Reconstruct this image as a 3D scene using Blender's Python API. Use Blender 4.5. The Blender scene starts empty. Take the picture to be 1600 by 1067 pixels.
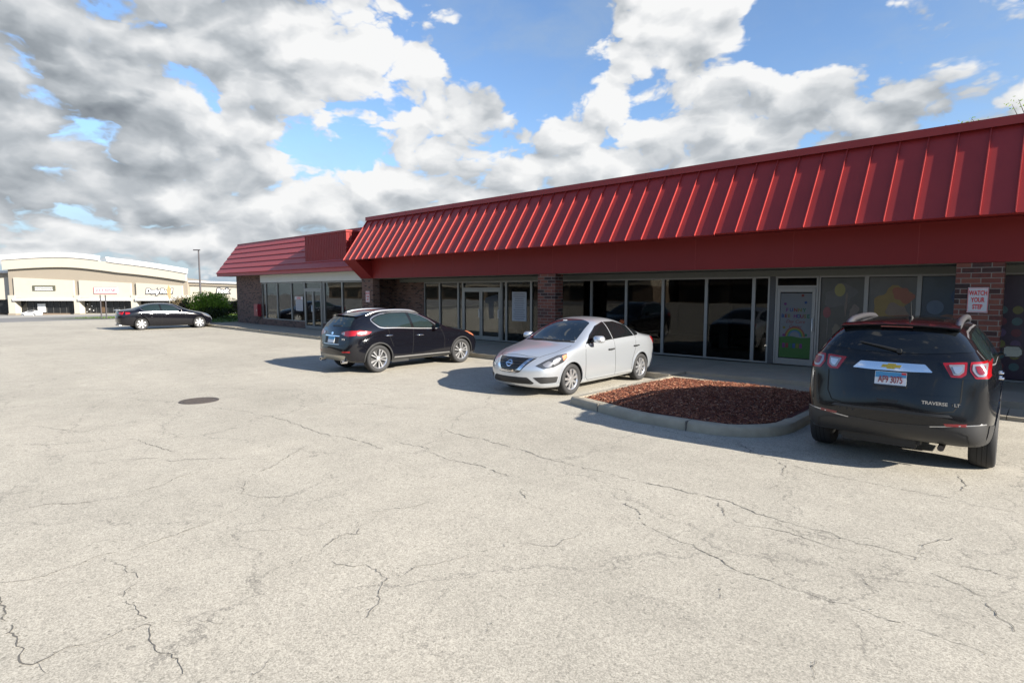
import bpy, bmesh, math, random
from mathutils import Vector, Matrix
from mathutils.bvhtree import BVHTree
R = math.radians
rng = random.Random(7)
SC = bpy.context.scene
COL = SC.collection

# ------------------------------------------------------------------ camera, sky, sun, exposure
CAM_H, YAW, PITCH = 2.12, 43.2234, 5.0443
cd = bpy.data.cameras.new('camera'); cam = bpy.data.objects.new('camera', cd); COL.objects.link(cam)
cd.sensor_width = 36.0; cd.lens = 36.0 * 895.0 / 1600.0; cd.clip_start = 0.1; cd.clip_end = 3000
cam.location = (0, 0, CAM_H); cam.rotation_euler = (R(90 - PITCH), 0, R(YAW))
SC.camera = cam

SUN_EL, SUN_AZ = 24.0, 9.0          # azimuth from +X towards +Y
sdir = Vector((math.cos(R(SUN_EL)) * math.cos(R(SUN_AZ)), math.cos(R(SUN_EL)) * math.sin(R(SUN_AZ)), math.sin(R(SUN_EL))))
sl = bpy.data.lights.new('sun', 'SUN'); sl.energy = 5.0; sl.angle = R(0.55); sl.color = (1.0, 0.93, 0.82)
so = bpy.data.objects.new('sun', sl); COL.objects.link(so); so.location = (30, 5, 30)
so.rotation_euler = sdir.to_track_quat('Z', 'Y').to_euler()
SC.view_settings.view_transform = 'Standard'; SC.view_settings.look = 'None'
EXPF = 2.8
SC.view_settings.exposure = math.log2(EXPF); SC.view_settings.gamma = 1.0
SC.cycles.max_bounces = 8; SC.cycles.transparent_max_bounces = 12; SC.cycles.use_denoising = True
SC.cycles.sample_clamp_indirect = 6.0


class NT:
    """small helper for node trees"""
    def __init__(s, tree): s.t = tree
    def n(s, typ, **kw):
        nd = s.t.nodes.new(typ)
        for k, v in kw.items():
            if k.startswith('_'): setattr(nd, k[1:], v)
            else:
                key = int(k[1:]) if k[0] == 'i' and k[1:].isdigit() else k
                sock = nd.inputs[key]
                if isinstance(v, bpy.types.NodeSocket): s.t.links.new(v, sock)
                else: sock.default_value = v
        return nd
    def l(s, a, b): s.t.links.new(a, b)
    def math(s, op, a, b=0.0, c=None, clamp=False):
        m = s.t.nodes.new('ShaderNodeMath'); m.operation = op; m.use_clamp = clamp
        for i, v in enumerate((a, b) if c is None else (a, b, c)):
            if isinstance(v, bpy.types.NodeSocket): s.t.links.new(v, m.inputs[i])
            else: m.inputs[i].default_value = v
        return m.outputs[0]
    def vmath(s, op, a, b=None):
        m = s.t.nodes.new('ShaderNodeVectorMath'); m.operation = op
        for i, v in enumerate((a, b)):
            if v is None: continue
            if isinstance(v, bpy.types.NodeSocket): s.t.links.new(v, m.inputs[i])
            else: m.inputs[i].default_value = v
        return m
    def smooth(s, x, lo, hi):
        m = s.t.nodes.new('ShaderNodeMapRange'); m.interpolation_type = 'SMOOTHSTEP'; m.clamp = True
        s.t.links.new(x, m.inputs[0]); m.inputs[1].default_value = lo; m.inputs[2].default_value = hi
        return m.outputs[0]
    def mix(s, f, a, b, mode='MIX'):
        m = s.t.nodes.new('ShaderNodeMix'); m.data_type = 'RGBA'; m.blend_type = mode
        for i, v in ((0, f), (6, a), (7, b)):
            if isinstance(v, bpy.types.NodeSocket): s.t.links.new(v, m.inputs[i])
            else: m.inputs[i].default_value = (*v, 1) if i > 0 and len(v) == 3 else v
        return m.outputs[2]
    def ramp(s, x, stops):
        r = s.t.nodes.new('ShaderNodeValToRGB'); s.t.links.new(x, r.inputs[0])
        e = r.color_ramp.elements
        while len(e) < len(stops): e.new(0.5)
        for i, (p, c) in enumerate(stops):
            e[i].position = p; e[i].color = (*c, 1)
        return r.outputs[0]


w = bpy.data.worlds.new('World'); SC.world = w; w.use_nodes = True
t = NT(w.node_tree); w.node_tree.nodes.clear()
sky = t.n('ShaderNodeTexSky', _sky_type='NISHITA', _sun_disc=False, _sun_elevation=R(SUN_EL),
          _sun_rotation=R(90 - SUN_AZ), _air_density=1.0, _dust_density=0.6, _ozone_density=1.5, _altitude=100)
tc = t.n('ShaderNodeTexCoord'); D = t.vmath('NORMALIZE', tc.outputs['Generated']).outputs[0]
sep = t.n('ShaderNodeSeparateXYZ', i0=D)
def blob(d, k, amp):
    """a soft round patch of sky about direction d"""
    v = t.vmath('DOT_PRODUCT', D, Vector(d).normalized()).outputs['Value']
    e = t.math('EXPONENT', t.math('MULTIPLY', t.math('SUBTRACT', v, 1.0), k))
    return t.math('MULTIPLY', e, amp)
def total(parts, base):
    acc = None
    for p in parts: acc = p if acc is None else t.math('ADD', acc, p)
    return t.math('ADD', acc, base)
def clampv(x, lo, hi):
    return t.n('ShaderNodeClamp', Value=x, Min=lo, Max=hi).outputs[0]
P = t.vmath('MULTIPLY', D, (1.0, 1.0, 1.7)).outputs[0]
warp = t.n('ShaderNodeTexNoise', Vector=P, Scale=6.0, Detail=5.0, Roughness=0.55)
wv = t.vmath('SCALE', t.vmath('SUBTRACT', warp.outputs['Color'], (0.5, 0.5, 0.5)).outputs[0]); wv.inputs['Scale'].default_value = 0.12
P2 = t.vmath('ADD', P, wv.outputs[0]).outputs[0]
def billow(vec, det):
    """cauliflower heads: inverted fractal cells plus smooth noise"""
    v = t.n('ShaderNodeTexVoronoi', Vector=vec, Scale=11.0, _feature='F1', Detail=det, Roughness=0.50, Lacunarity=2.2).outputs['Distance']
    n = t.n('ShaderNodeTexNoise', Vector=vec, Scale=6.8, Detail=det + 3.0, Roughness=0.52).outputs['Fac']
    return t.math('ADD', t.math('MULTIPLY', t.math('SUBTRACT', 0.50, v), 0.42), t.math('MULTIPLY', t.math('SUBTRACT', n, 0.5), 0.85))
N1 = billow(P2, 3.0)
N0 = billow(P2, 1.0)
toward = (Vector((sdir.x * .5, sdir.y * .5, sdir.z + 0.9)).normalized() * 0.045)
N2 = billow(t.vmath('ADD', P2, tuple(toward)).outputs[0], 1.0)
cover = clampv(total([
    blob((-0.907, 0.302, 0.293), 650.2, 0.25),
    blob((-0.852, 0.466, 0.239), 435.2, 0.28),
    blob((-0.96, 0.175, 0.22), 650.2, 0.22),
    blob((-0.951, 0.138, 0.278), 365.7, 0.2),
    blob((-0.983, 0.152, 0.103), 526.6, 0.18),
    blob((-0.94, 0.138, 0.313), 24.9, 0.42),
    blob((-0.97, 0.174, 0.167), 45.6, 0.22),
    blob((-0.874, 0.319, 0.367), 268.7, 0.25),
    blob((-0.891, 0.34, 0.299), 131.7, 0.2),
    blob((-0.862, 0.45, 0.233), 77.9, 0.26),
    blob((-0.782, 0.496, 0.378), 234.1, 0.34),
    blob((-0.762, 0.561, 0.324), 254.0, 0.32),
    blob((-0.737, 0.618, 0.273), 435.2, 0.24),
    blob((-0.683, 0.667, 0.298), 1074.8, 0.22),
    blob((-0.813, 0.557, 0.173), 58.5, 0.28),
    blob((-0.954, 0.268, 0.134), 77.9, 0.14),
    blob((-0.911, 0.388, 0.143), 131.7, 0.22),
    blob((-0.92, 0.281, 0.274), 234.1, 0.34),
    blob((-0.936, 0.23, 0.265), 365.7, 0.12),
    blob((-0.988, 0.15, 0.047), 162.5, -0.22),
    blob((-0.955, 0.29, 0.057), 162.5, -0.2),
    blob((-0.983, 0.133, 0.13), 162.5, 0.16),
    blob((-0.862, 0.491, 0.129), 162.5, 0.2),
    blob((-0.787, 0.602, 0.133), 205.7, 0.2),
    blob((-0.847, 0.388, 0.363), 911.8, -0.36),
    blob((-0.859, 0.42, 0.293), 1462.9, -0.16),
    blob((-0.875, 0.445, 0.19), 4063.6, -0.12),
    blob((-0.456, 0.79, 0.41), 365.7, 0.36),
    blob((-0.408, 0.815, 0.412), 435.2, 0.34),
    blob((-0.473, 0.802, 0.364), 526.6, 0.36),
    blob((-0.49, 0.814, 0.314), 1462.9, 0.24),
    blob((-0.353, 0.84, 0.412), 822.9, 0.26),
    blob((-0.602, 0.763, 0.236), 162.5, 0.3),
    blob((-0.499, 0.832, 0.241), 205.7, 0.32),
    blob((-0.387, 0.89, 0.242), 162.5, 0.34),
    blob((-0.278, 0.928, 0.248), 162.5, 0.34),
    blob((-0.186, 0.955, 0.231), 162.5, 0.24),
    blob((-0.089, 0.969, 0.231), 205.7, 0.18),
    blob((-0.649, 0.738, 0.187), 131.7, 0.3),
    blob((-0.171, 0.924, 0.341), 822.9, 0.1),
    blob((-0.222, 0.915, 0.336), 205.7, -0.1),
    blob((-0.08, 0.944, 0.32), 205.7, -0.08),
    blob((-0.616, 0.699, 0.363), 182.2, -0.3),
    blob((-0.608, 0.738, 0.293), 650.2, -0.18),
    blob((-0.659, 0.644, 0.388), 365.7, -0.25),
    blob((-0.335, 0.869, 0.363), 526.6, -0.2),
    blob((-0.298, 0.894, 0.334), 162.5, -0.16),
    blob((-0.601, 0.729, 0.329), 268.7, -0.06)], -0.085), -0.30, 0.26)
S = t.math('ADD', t.math('ADD', N1, 0.13), cover)
dens = t.smooth(S, -0.01, 0.11)
relief = t.math('MULTIPLY', t.math('SUBTRACT', N0, N2), 1.5)
grey = total([
    blob((-0.94, 0.138, 0.313), 34.7, 0.184),
    blob((-0.956, 0.196, 0.219), 55.6, 0.092),
    blob((-0.864, 0.333, 0.377), 195.6, 0.104),
    blob((-0.982, 0.115, 0.152), 86.9, 0.046),
    blob((-0.988, 0.15, 0.047), 154.5, -0.058),
    blob((-0.955, 0.29, 0.061), 154.5, -0.058),
    blob((-0.954, 0.253, 0.159), 86.9, 0.035),
    blob((-0.748, 0.64, 0.176), 103.4, 0.064),
    blob((-0.224, 0.954, 0.198), 86.9, 0.092),
    blob((-0.46, 0.867, 0.19), 154.5, 0.058),
    blob((-0.103, 0.966, 0.238), 86.9, 0.092),
    blob((-0.171, 0.922, 0.348), 195.6, 0.081),
    blob((-0.841, 0.525, 0.131), 125.2, 0.046),
    blob((-0.912, 0.328, 0.247), 347.7, 0.046)], 0.0)
white = total([
    blob((-0.828, 0.52, 0.21), 91.6, 0.096),
    blob((-0.878, 0.398, 0.264), 226.3, 0.096),
    blob((-0.904, 0.302, 0.301), 308.0, 0.24),
    blob((-0.755, 0.569, 0.325), 136.9, 0.16),
    blob((-0.76, 0.526, 0.381), 226.3, 0.16),
    blob((-0.454, 0.807, 0.378), 173.2, 0.2),
    blob((-0.344, 0.904, 0.255), 308.0, 0.176),
    blob((-0.584, 0.774, 0.245), 226.3, 0.12),
    blob((-0.961, 0.124, 0.246), 692.9, 0.2),
    blob((-0.865, 0.461, 0.197), 77.0, 0.096),
    blob((-0.492, 0.819, 0.296), 692.9, 0.16)], 0.0)
# the thicker the cloud the greyer its underside; thin edges stay bright
thick = t.math('MULTIPLY', t.smooth(S, 0.06, 0.42), 0.27)
fine = t.math('MULTIPLY', N1, 0.45)
b1 = t.math('SUBTRACT', t.math('ADD', t.math('ADD', t.math('ADD', relief, 0.90), fine), white), t.math('ADD', grey, thick))
bright = clampv(b1, 0.0, 1.0)
CL = 1.0 / EXPF
ccol = t.ramp(bright, [(0.0, (0.19, 0.215, 0.25)), (0.28, (0.33, 0.365, 0.40)), (0.55, (0.52, 0.555, 0.59)), (0.8, (0.76, 0.78, 0.80)), (1.0, (0.94, 0.945, 0.945))])
ccol = t.vmath('MULTIPLY', ccol, (CL, CL, CL)).outputs[0]
skyc = t.vmath('SCALE', sky.outputs[0]); skyc.inputs['Scale'].default_value = 0.072
skyb = t.vmath('MULTIPLY', skyc.outputs[0], (0.86, 0.97, 1.12)).outputs[0]
veil = t.n('ShaderNodeTexNoise', Vector=P2, Scale=3.2, Detail=6.0, Roughness=0.62).outputs['Fac']
low = t.smooth(sep.outputs[2], 0.24, 0.02)
vf = t.math('ADD', t.math('MULTIPLY', t.smooth(veil, 0.44, 0.72), 0.40), t.math('MULTIPLY', low, 0.88), clamp=True)
skyb = t.mix(vf, skyb, (0.43 * CL, 0.53 * CL, 0.63 * CL))
fin = t.mix(dens, skyb, ccol)
bg = t.n('ShaderNodeBackground', Color=fin, Strength=1.0)
t.l(bg.outputs[0], t.n('ShaderNodeOutputWorld').inputs[0])
w.cycles.sampling_method = 'MANUAL'; w.cycles.sample_map_resolution = 512



# ------------------------------------------------------------------ materials
def mat(name, col=(0.5, 0.5, 0.5), rough=0.6, metal=0.0, coat=0.0, noise=0.0, nscale=8.0, bump=0.0, bscale=40.0, spec=0.5, emit=None):
    m = bpy.data.materials.new(name); m.use_nodes = True
    T = NT(m.node_tree); b = m.node_tree.nodes['Principled BSDF']
    b.inputs['Base Color'].default_value = (*col, 1); b.inputs['Roughness'].default_value = rough
    b.inputs['Metallic'].default_value = metal; b.inputs['Coat Weight'].default_value = coat
    b.inputs['Coat Roughness'].default_value = 0.03; b.inputs['Specular IOR Level'].default_value = spec
    if noise or bump:
        g = T.n('ShaderNodeNewGeometry').outputs['Position']
    if noise:
        nz = T.n('ShaderNodeTexNoise', Vector=g, Scale=nscale, Detail=6.0, Roughness=0.62).outputs['Fac']
        f = T.math('ADD', T.math('MULTIPLY', T.math('SUBTRACT', nz, 0.5), noise * 2), 1.0)
        v = T.vmath('SCALE', tuple(col)); T.l(f, v.inputs['Scale']); T.l(v.outputs[0], b.inputs['Base Color'])
    if bump:
        nb = T.n('ShaderNodeTexNoise', Vector=g, Scale=bscale, Detail=5.0).outputs['Fac']
        bp = T.n('ShaderNodeBump', Height=nb, Strength=bump, Distance=0.01); T.l(bp.outputs[0], b.inputs['Normal'])
    return m

M = {}
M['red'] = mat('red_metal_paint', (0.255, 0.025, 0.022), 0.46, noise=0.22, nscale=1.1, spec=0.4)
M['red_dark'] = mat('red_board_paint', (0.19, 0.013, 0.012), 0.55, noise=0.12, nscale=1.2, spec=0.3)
M['red_lap'] = mat('red_lap_paint', (0.31, 0.050, 0.050), 0.5, noise=0.12, nscale=2.5, spec=0.4)
M['soffit'] = mat('soffit_paint', (0.15, 0.155, 0.135), 0.7, noise=0.1)
M['white_band'] = mat('pale_fascia_paint', (0.50, 0.50, 0.46), 0.6, noise=0.06, nscale=3)
M['alu'] = mat('aluminium_frame', (0.24, 0.235, 0.22), 0.45, metal=0.5, noise=0.08)
M['alu_dark'] = mat('dark_frame', (0.05, 0.05, 0.05), 0.5)
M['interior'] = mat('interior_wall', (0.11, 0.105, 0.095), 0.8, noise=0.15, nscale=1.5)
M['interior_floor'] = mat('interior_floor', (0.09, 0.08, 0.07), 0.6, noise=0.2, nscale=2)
M['roof'] = mat('flat_roof', (0.25, 0.25, 0.25), 0.8, noise=0.2)
M['paper'] = mat('paper', (0.62, 0.62, 0.63), 0.7, noise=0.05)
M['ink'] = mat('ink', (0.06, 0.06, 0.07), 0.7)
M['white'] = mat('white_paint', (0.72, 0.72, 0.70), 0.5)
M['sign_white'] = mat('sign_white', (0.50, 0.49, 0.48), 0.45, noise=0.05)
M['sign_red'] = mat('sign_red', (0.55, 0.03, 0.03), 0.5)
M['red_box'] = mat('red_enamel', (0.22, 0.008, 0.02), 0.4)
M['kerb'] = mat('kerb_concrete', (0.34, 0.295, 0.22), 0.9, noise=0.35, nscale=5, bump=0.6, bscale=60)
M['walk'] = mat('pavement_concrete', (0.27, 0.238, 0.185), 0.9, noise=0.22, nscale=2.2, bump=0.3, bscale=90)
M['crack'] = mat('crack_dirt', (0.105, 0.098, 0.086), 0.95, noise=0.3, nscale=20)
M['street'] = mat('street_asphalt', (0.16, 0.155, 0.148), 0.9, noise=0.15, nscale=0.6)
M['iron'] = mat('cast_iron', (0.075, 0.062, 0.055), 0.7, metal=0.3, noise=0.4, nscale=25, bump=0.6)
M['cream'] = mat('cream_stucco', (0.40, 0.372, 0.315), 0.9, noise=0.05, nscale=0.5)
M['tan'] = mat('tan_stucco', (0.25, 0.217, 0.172), 0.9, noise=0.05, nscale=0.5)
M['brown'] = mat('brown_stucco', (0.19, 0.14, 0.10), 0.9, noise=0.08, nscale=0.5)
M['cornice'] = mat('white_cornice', (0.52, 0.52, 0.52), 0.7)
M['shop_dark'] = mat('shop_glass', (0.012, 0.013, 0.014), 0.25, noise=0.4, nscale=0.6)
M['olive'] = mat('olive_board', (0.075, 0.075, 0.05), 0.6)
M['pole'] = mat('dark_pole', (0.05, 0.045, 0.05), 0.5)
M['galv'] = mat('galvanised_steel', (0.30, 0.30, 0.28), 0.5, metal=0.5)
M['tanwood'] = mat('faded_orange_sign', (0.52, 0.30, 0.13), 0.7)
M['bark'] = mat('bark', (0.10, 0.075, 0.055), 0.9, noise=0.3, nscale=12, bump=0.6)
# cars
M['black_paint'] = mat('black_car_paint', (0.004, 0.004, 0.006), 0.10, coat=0.35, spec=0.4)
M['charcoal_paint'] = mat('charcoal_car_paint', (0.005, 0.0055, 0.007), 0.12, metal=0.0, coat=0.3, spec=0.35)
M['silver_paint'] = mat('silver_car_paint', (0.56, 0.59, 0.625), 0.28, metal=0.72, coat=0.6)
M['far_white'] = mat('white_car_paint', (0.75, 0.75, 0.75), 0.3, coat=0.5)
M['glass_black'] = mat('tinted_car_glass', (0.006, 0.007, 0.008), 0.03, spec=0.6)
M['glass_clear'] = mat('car_windscreen_glass', (0.008, 0.013, 0.020), 0.02, spec=0.5)
M['glass_side'] = mat('car_side_glass', (0.012, 0.020, 0.020), 0.03, spec=0.7)
M['gloss_black'] = mat('gloss_black_trim', (0.008, 0.008, 0.008), 0.12)
M['chrome'] = mat('chrome', (0.78, 0.78, 0.80), 0.10, metal=1.0)
M['rail'] = mat('dull_grey_rail', (0.11, 0.11, 0.118), 0.35, metal=0.6)
M['satin'] = mat('satin_silver_trim', (0.52, 0.52, 0.53), 0.28, metal=0.9)
M['greyplastic'] = mat('grey_bumper_plastic', (0.017, 0.017, 0.018), 0.5, noise=0.06)
M['plastic'] = mat('black_plastic', (0.012, 0.012, 0.012), 0.6)
M['well'] = mat('wheel_well', (0.006, 0.006, 0.006), 0.9)
M['tyre'] = mat('tyre_rubber', (0.018, 0.018, 0.019), 0.75, noise=0.15, nscale=30)
M['rim'] = mat('alloy_wheel', (0.66, 0.66, 0.67), 0.28, metal=0.85)
M['rim_dark'] = mat('wheel_shadow_metal', (0.02, 0.02, 0.02), 0.6)
M['lamp_red'] = mat('red_lamp_lens', (0.24, 0.005, 0.008), 0.12, coat=0.4)
M['lamp_deepred'] = mat('deep_red_lamp_lens', (0.16, 0.006, 0.010), 0.12, coat=0.8)
M['lamp_clear'] = mat('clear_lamp_lens', (0.24, 0.24, 0.255), 0.12, metal=0.35, coat=0.8)
M['lamp_dark'] = mat('lamp_housing', (0.05, 0.052, 0.056), 0.15, metal=0.3, coat=1.0)
M['lamp_white'] = mat('headlamp_reflector', (0.20, 0.20, 0.21), 0.15, metal=0.5, coat=0.8)
M['amber'] = mat('amber_lens', (0.60, 0.20, 0.10), 0.15, coat=0.8)
M['gold'] = mat('gold_emblem', (0.62, 0.40, 0.06), 0.25, metal=0.7)
M['plate_white'] = mat('number_plate', (0.60, 0.62, 0.64), 0.4)
M['plate_blue'] = mat('number_plate_blue', (0.06, 0.24, 0.42), 0.4)
M['plate_ink'] = mat('number_plate_red', (0.20, 0.02, 0.03), 0.5)
M['silver_bump'] = mat('silver_skid_plate', (0.42, 0.40, 0.34), 0.35, metal=0.7)


def brick_mat(name, c1, c2, mortar, seed=0.0, dark=0.5, bw=0.31, bh=0.103):
    m = bpy.data.materials.new(name); m.use_nodes = True
    T = NT(m.node_tree); b = m.node_tree.nodes['Principled BSDF']; b.inputs['Roughness'].default_value = 0.85
    g = T.n('ShaderNodeNewGeometry').outputs['Position']; s = T.n('ShaderNodeSeparateXYZ', i0=g)
    v = T.n('ShaderNodeCombineXYZ', i0=T.math('ADD', T.math('ADD', s.outputs[0], s.outputs[1]), seed), i1=s.outputs[2]).outputs[0]
    br = T.n('ShaderNodeTexBrick', Vector=v, Color1=(0, 0, 0, 1), Color2=(1, 1, 1, 1), Mortar=(0.5, 0.5, 0.5, 1), Scale=1.0,
             **{'Mortar Size': 0.009, 'Mortar Smooth': 0.15, 'Bias': 0.0, 'Brick Width': bw, 'Row Height': bh})
    nz = T.n('ShaderNodeTexNoise', Vector=v, Scale=14.0, Detail=5.0).outputs['Fac']
    sel = T.math('ADD', br.outputs['Color'], T.math('MULTIPLY', T.math('SUBTRACT', nz, 0.5), 0.35))
    bc = T.ramp(sel, [(0.0, (0.030, 0.016, 0.014)), (dark, (0.055, 0.024, 0.019)), (min(dark + 0.12, 0.9), c1), (1.0, c2)])
    col = T.mix(br.outputs['Fac'], bc, mortar)
    T.l(col, b.inputs['Base Color'])
    hgt = T.math('SUBTRACT', T.math('MULTIPLY', nz, 0.3), br.outputs['Fac'])
    bp = T.n('ShaderNodeBump', Height=hgt, Strength=0.7, Distance=0.012); T.l(bp.outputs[0], b.inputs['Normal'])
    return m
M['brick'] = brick_mat('pillar_brick', (0.125, 0.036, 0.025), (0.175, 0.060, 0.036), (0.20, 0.165, 0.135), 0.0, 0.24)
M['brick_old'] = brick_mat('old_brown_brick', (0.115, 0.055, 0.040), (0.165, 0.088, 0.062), (0.14, 0.11, 0.088), 0.37, 0.22, 0.2, 0.07)


def glass_mat(name, tint=0.75, rough=0.0):
    m = bpy.data.materials.new(name); m.use_nodes = True; m.node_tree.nodes.clear(); T = NT(m.node_tree)
    tr = T.n('ShaderNodeBsdfTransparent', Color=(tint, tint * 1.01, tint * 0.98, 1))
    gw = T.n('ShaderNodeTexNoise', Vector=T.n('ShaderNodeNewGeometry').outputs['Position'], Scale=0.9, Detail=1.0).outputs['Fac']
    gl = T.n('ShaderNodeBsdfGlossy', Color=(1, 1, 1, 1), Roughness=rough, Normal=T.n('ShaderNodeBump', Height=gw, Strength=0.12, Distance=0.015).outputs[0])
    fr = T.n('ShaderNodeFresnel', IOR=1.42)
    mx = T.n('ShaderNodeMixShader', i0=T.math('MULTIPLY', fr.outputs[0], 0.62), i1=tr.outputs[0], i2=gl.outputs[0])
    T.l(mx.outputs[0], T.n('ShaderNodeOutputMaterial').inputs[0])
    return m
M['pane'] = glass_mat('shop_window_glass', 0.55)
M['pane_tint'] = glass_mat('tinted_shop_glass', 0.30)


def asphalt_mat():
    m = bpy.data.materials.new('aged_asphalt'); m.use_nodes = True
    T = NT(m.node_tree); b = m.node_tree.nodes['Principled BSDF']
    g = T.n('ShaderNodeNewGeometry').outputs['Position']
    big = T.n('ShaderNodeTexNoise', Vector=g, Scale=0.22, Detail=5.0, Roughness=0.6).outputs['Fac']
    mid = T.n('ShaderNodeTexNoise', Vector=g, Scale=2.3, Detail=6.0, Roughness=0.65).outputs['Fac']
    ag = T.n('ShaderNodeTexVoronoi', Vector=g, Scale=125.0, _feature='F1')
    agc = T.n('ShaderNodeSeparateColor', i0=ag.outputs['Color']).outputs[0]
    ag2 = T.n('ShaderNodeTexVoronoi', Vector=g, Scale=58.0, _feature='F1')
    agc2 = T.n('ShaderNodeSeparateColor', i0=ag2.outputs['Color']).outputs[1]
    fine = T.n('ShaderNodeTexNoise', Vector=g, Scale=16.0, Detail=4.0, Roughness=0.7).outputs['Fac']
    base = T.ramp(big, [(0.30, (0.315, 0.292, 0.245)), (0.5, (0.360, 0.334, 0.281)), (0.62, (0.382, 0.353, 0.296)), (0.75, (0.355, 0.330, 0.280))])
    f = T.math('ADD', 0.82, T.math('MULTIPLY', mid, 0.34))
    f = T.math('MULTIPLY', f, T.math('ADD', 0.86, T.math('MULTIPLY', fine, 0.28)))
    f = T.math('MULTIPLY', f, T.math('ADD', 0.70, T.math('MULTIPLY', agc, 0.50)))
    f = T.math('MULTIPLY', f, T.math('ADD', 0.92, T.math('MULTIPLY', agc2, 0.16)))
    # dark bitumen showing between the stones
    pits = T.math('MULTIPLY', T.smooth(agc2, 0.80, 0.95), T.smooth(T.n('ShaderNodeTexNoise', Vector=g, Scale=24.0, Detail=3.0).outputs['Fac'], 0.42, 0.62))
    f = T.math('MULTIPLY', f, T.math('SUBTRACT', 1.0, T.math('MULTIPLY', pits, 0.38)))
    v = T.vmath('SCALE', base); T.l(f, v.inputs['Scale']); col = v.outputs[0]
    # fine net of hairline cracks, broken by noise
    wz = T.n('ShaderNodeTexNoise', Vector=g, Scale=1.6, Detail=6.0, Roughness=0.7)
    wv2 = T.vmath('SCALE', T.vmath('SUBTRACT', wz.outputs['Color'], (0.5, 0.5, 0.5)).outputs[0]); wv2.inputs['Scale'].default_value = 0.9
    gv = T.vmath('ADD', g, wv2.outputs[0]).outputs[0]
    acc = None
    for scl, wdt, lo_, hi_, op in ((0.75, 0.010, 0.50, 0.64, 0.40), (0.33, 0.0055, 0.36, 0.52, 0.50)):
        vc = T.n('ShaderNodeTexVoronoi', Vector=gv, Scale=scl, _feature='DISTANCE_TO_EDGE').outputs['Distance']
        hair = T.math('SUBTRACT', 1.0, T.smooth(vc, 0.0008, wdt))
        brk = T.smooth(T.n('ShaderNodeTexNoise', Vector=g, Scale=0.8 if scl > .5 else 2.5, Detail=4.0).outputs['Fac'], lo_, hi_)
        hair = T.math('MULTIPLY', T.math('MULTIPLY', hair, brk), op)
        acc = hair if acc is None else T.math('MAXIMUM', acc, hair)
    col = T.mix(acc, col, (0.10, 0.094, 0.084))
    # faint worn bands along the driving lanes
    sx = T.vmath('MULTIPLY', g, (0.10, 0.9, 1.0)).outputs[0]
    ln = T.n('ShaderNodeTexNoise', Vector=sx, Scale=1.0, Detail=4.0, Roughness=0.6).outputs['Fac']
    lv = T.vmath('SCALE', col); T.l(T.math('ADD', 0.90, T.math('MULTIPLY', ln, 0.20)), lv.inputs['Scale']); col = lv.outputs[0]
    # oily drip stains in the bays
    st = T.smooth(T.n('ShaderNodeTexNoise', Vector=g, Scale=0.9, Detail=4.0, Roughness=0.55).outputs['Fac'], 0.62, 0.80)
    col = T.mix(T.math('MULTIPLY', st, 0.30), col, (0.24, 0.22, 0.18))
    T.l(col, b.inputs['Base Color']); b.inputs['Roughness'].default_value = 0.92; b.inputs['Specular IOR Level'].default_value = 0.25
    h = T.math('SUBTRACT', T.math('MULTIPLY', agc, 0.8), T.math('MULTIPLY', pits, 0.5))
    bp = T.n('ShaderNodeBump', Height=h, Strength=0.30, Distance=0.003); T.l(bp.outputs[0], b.inputs['Normal'])
    return m
M['asphalt'] = asphalt_mat()


def island_mat(name, stops, rough=0.8, trans=0.0):
    """colour varies from leaf to leaf / chip to chip"""
    m = bpy.data.materials.new(name); m.use_nodes = True
    T = NT(m.node_tree); b = m.node_tree.nodes['Principled BSDF']
    r = T.n('ShaderNodeNewGeometry').outputs['Random Per Island']
    c = T.ramp(r, stops); T.l(c, b.inputs['Base Color']); b.inputs['Roughness'].default_value = rough
    b.inputs['Specular IOR Level'].default_value = 0.3
    if trans:
        tl = T.n('ShaderNodeBsdfTranslucent', Color=c)
        mx = T.n('ShaderNodeMixShader', i0=trans, i1=b.outputs[0], i2=tl.outputs[0])
        T.l(mx.outputs[0], m.node_tree.nodes['Material Output'].inputs[0])
    return m
M['leaf'] = island_mat('green_leaves', [(0.0, (0.13, 0.20, 0.022)), (0.5, (0.23, 0.36, 0.04)), (1.0, (0.34, 0.47, 0.07))], 0.7, 0.5)
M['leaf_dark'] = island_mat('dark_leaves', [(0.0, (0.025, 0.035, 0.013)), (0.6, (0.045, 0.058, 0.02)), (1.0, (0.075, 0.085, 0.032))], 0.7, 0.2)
M['leaf_brown'] = island_mat('brown_twigs', [(0.0, (0.05, 0.038, 0.025)), (0.5, (0.11, 0.085, 0.05)), (1.0, (0.17, 0.14, 0.07))], 0.8, 0.1)
M['mulch'] = island_mat('red_bark_chips', [(0.0, (0.09, 0.026, 0.017)), (0.4, (0.20, 0.062, 0.032)), (0.8, (0.30, 0.115, 0.060)), (1.0, (0.44, 0.27, 0.17))], 0.85)
M['mulch_bed'] = mat('mulch_bed', (0.09, 0.024, 0.018), 0.95, noise=0.4, nscale=30, bump=1.0, bscale=50)
M['grass'] = island_mat('grass_blades', [(0.0, (0.04, 0.075, 0.012)), (0.6, (0.075, 0.13, 0.02)), (1.0, (0.14, 0.18, 0.05))], 0.8, 0.2)
M['grass_bed'] = mat('grass_ground', (0.075, 0.115, 0.030), 0.95, noise=0.4, nscale=3)


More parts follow.
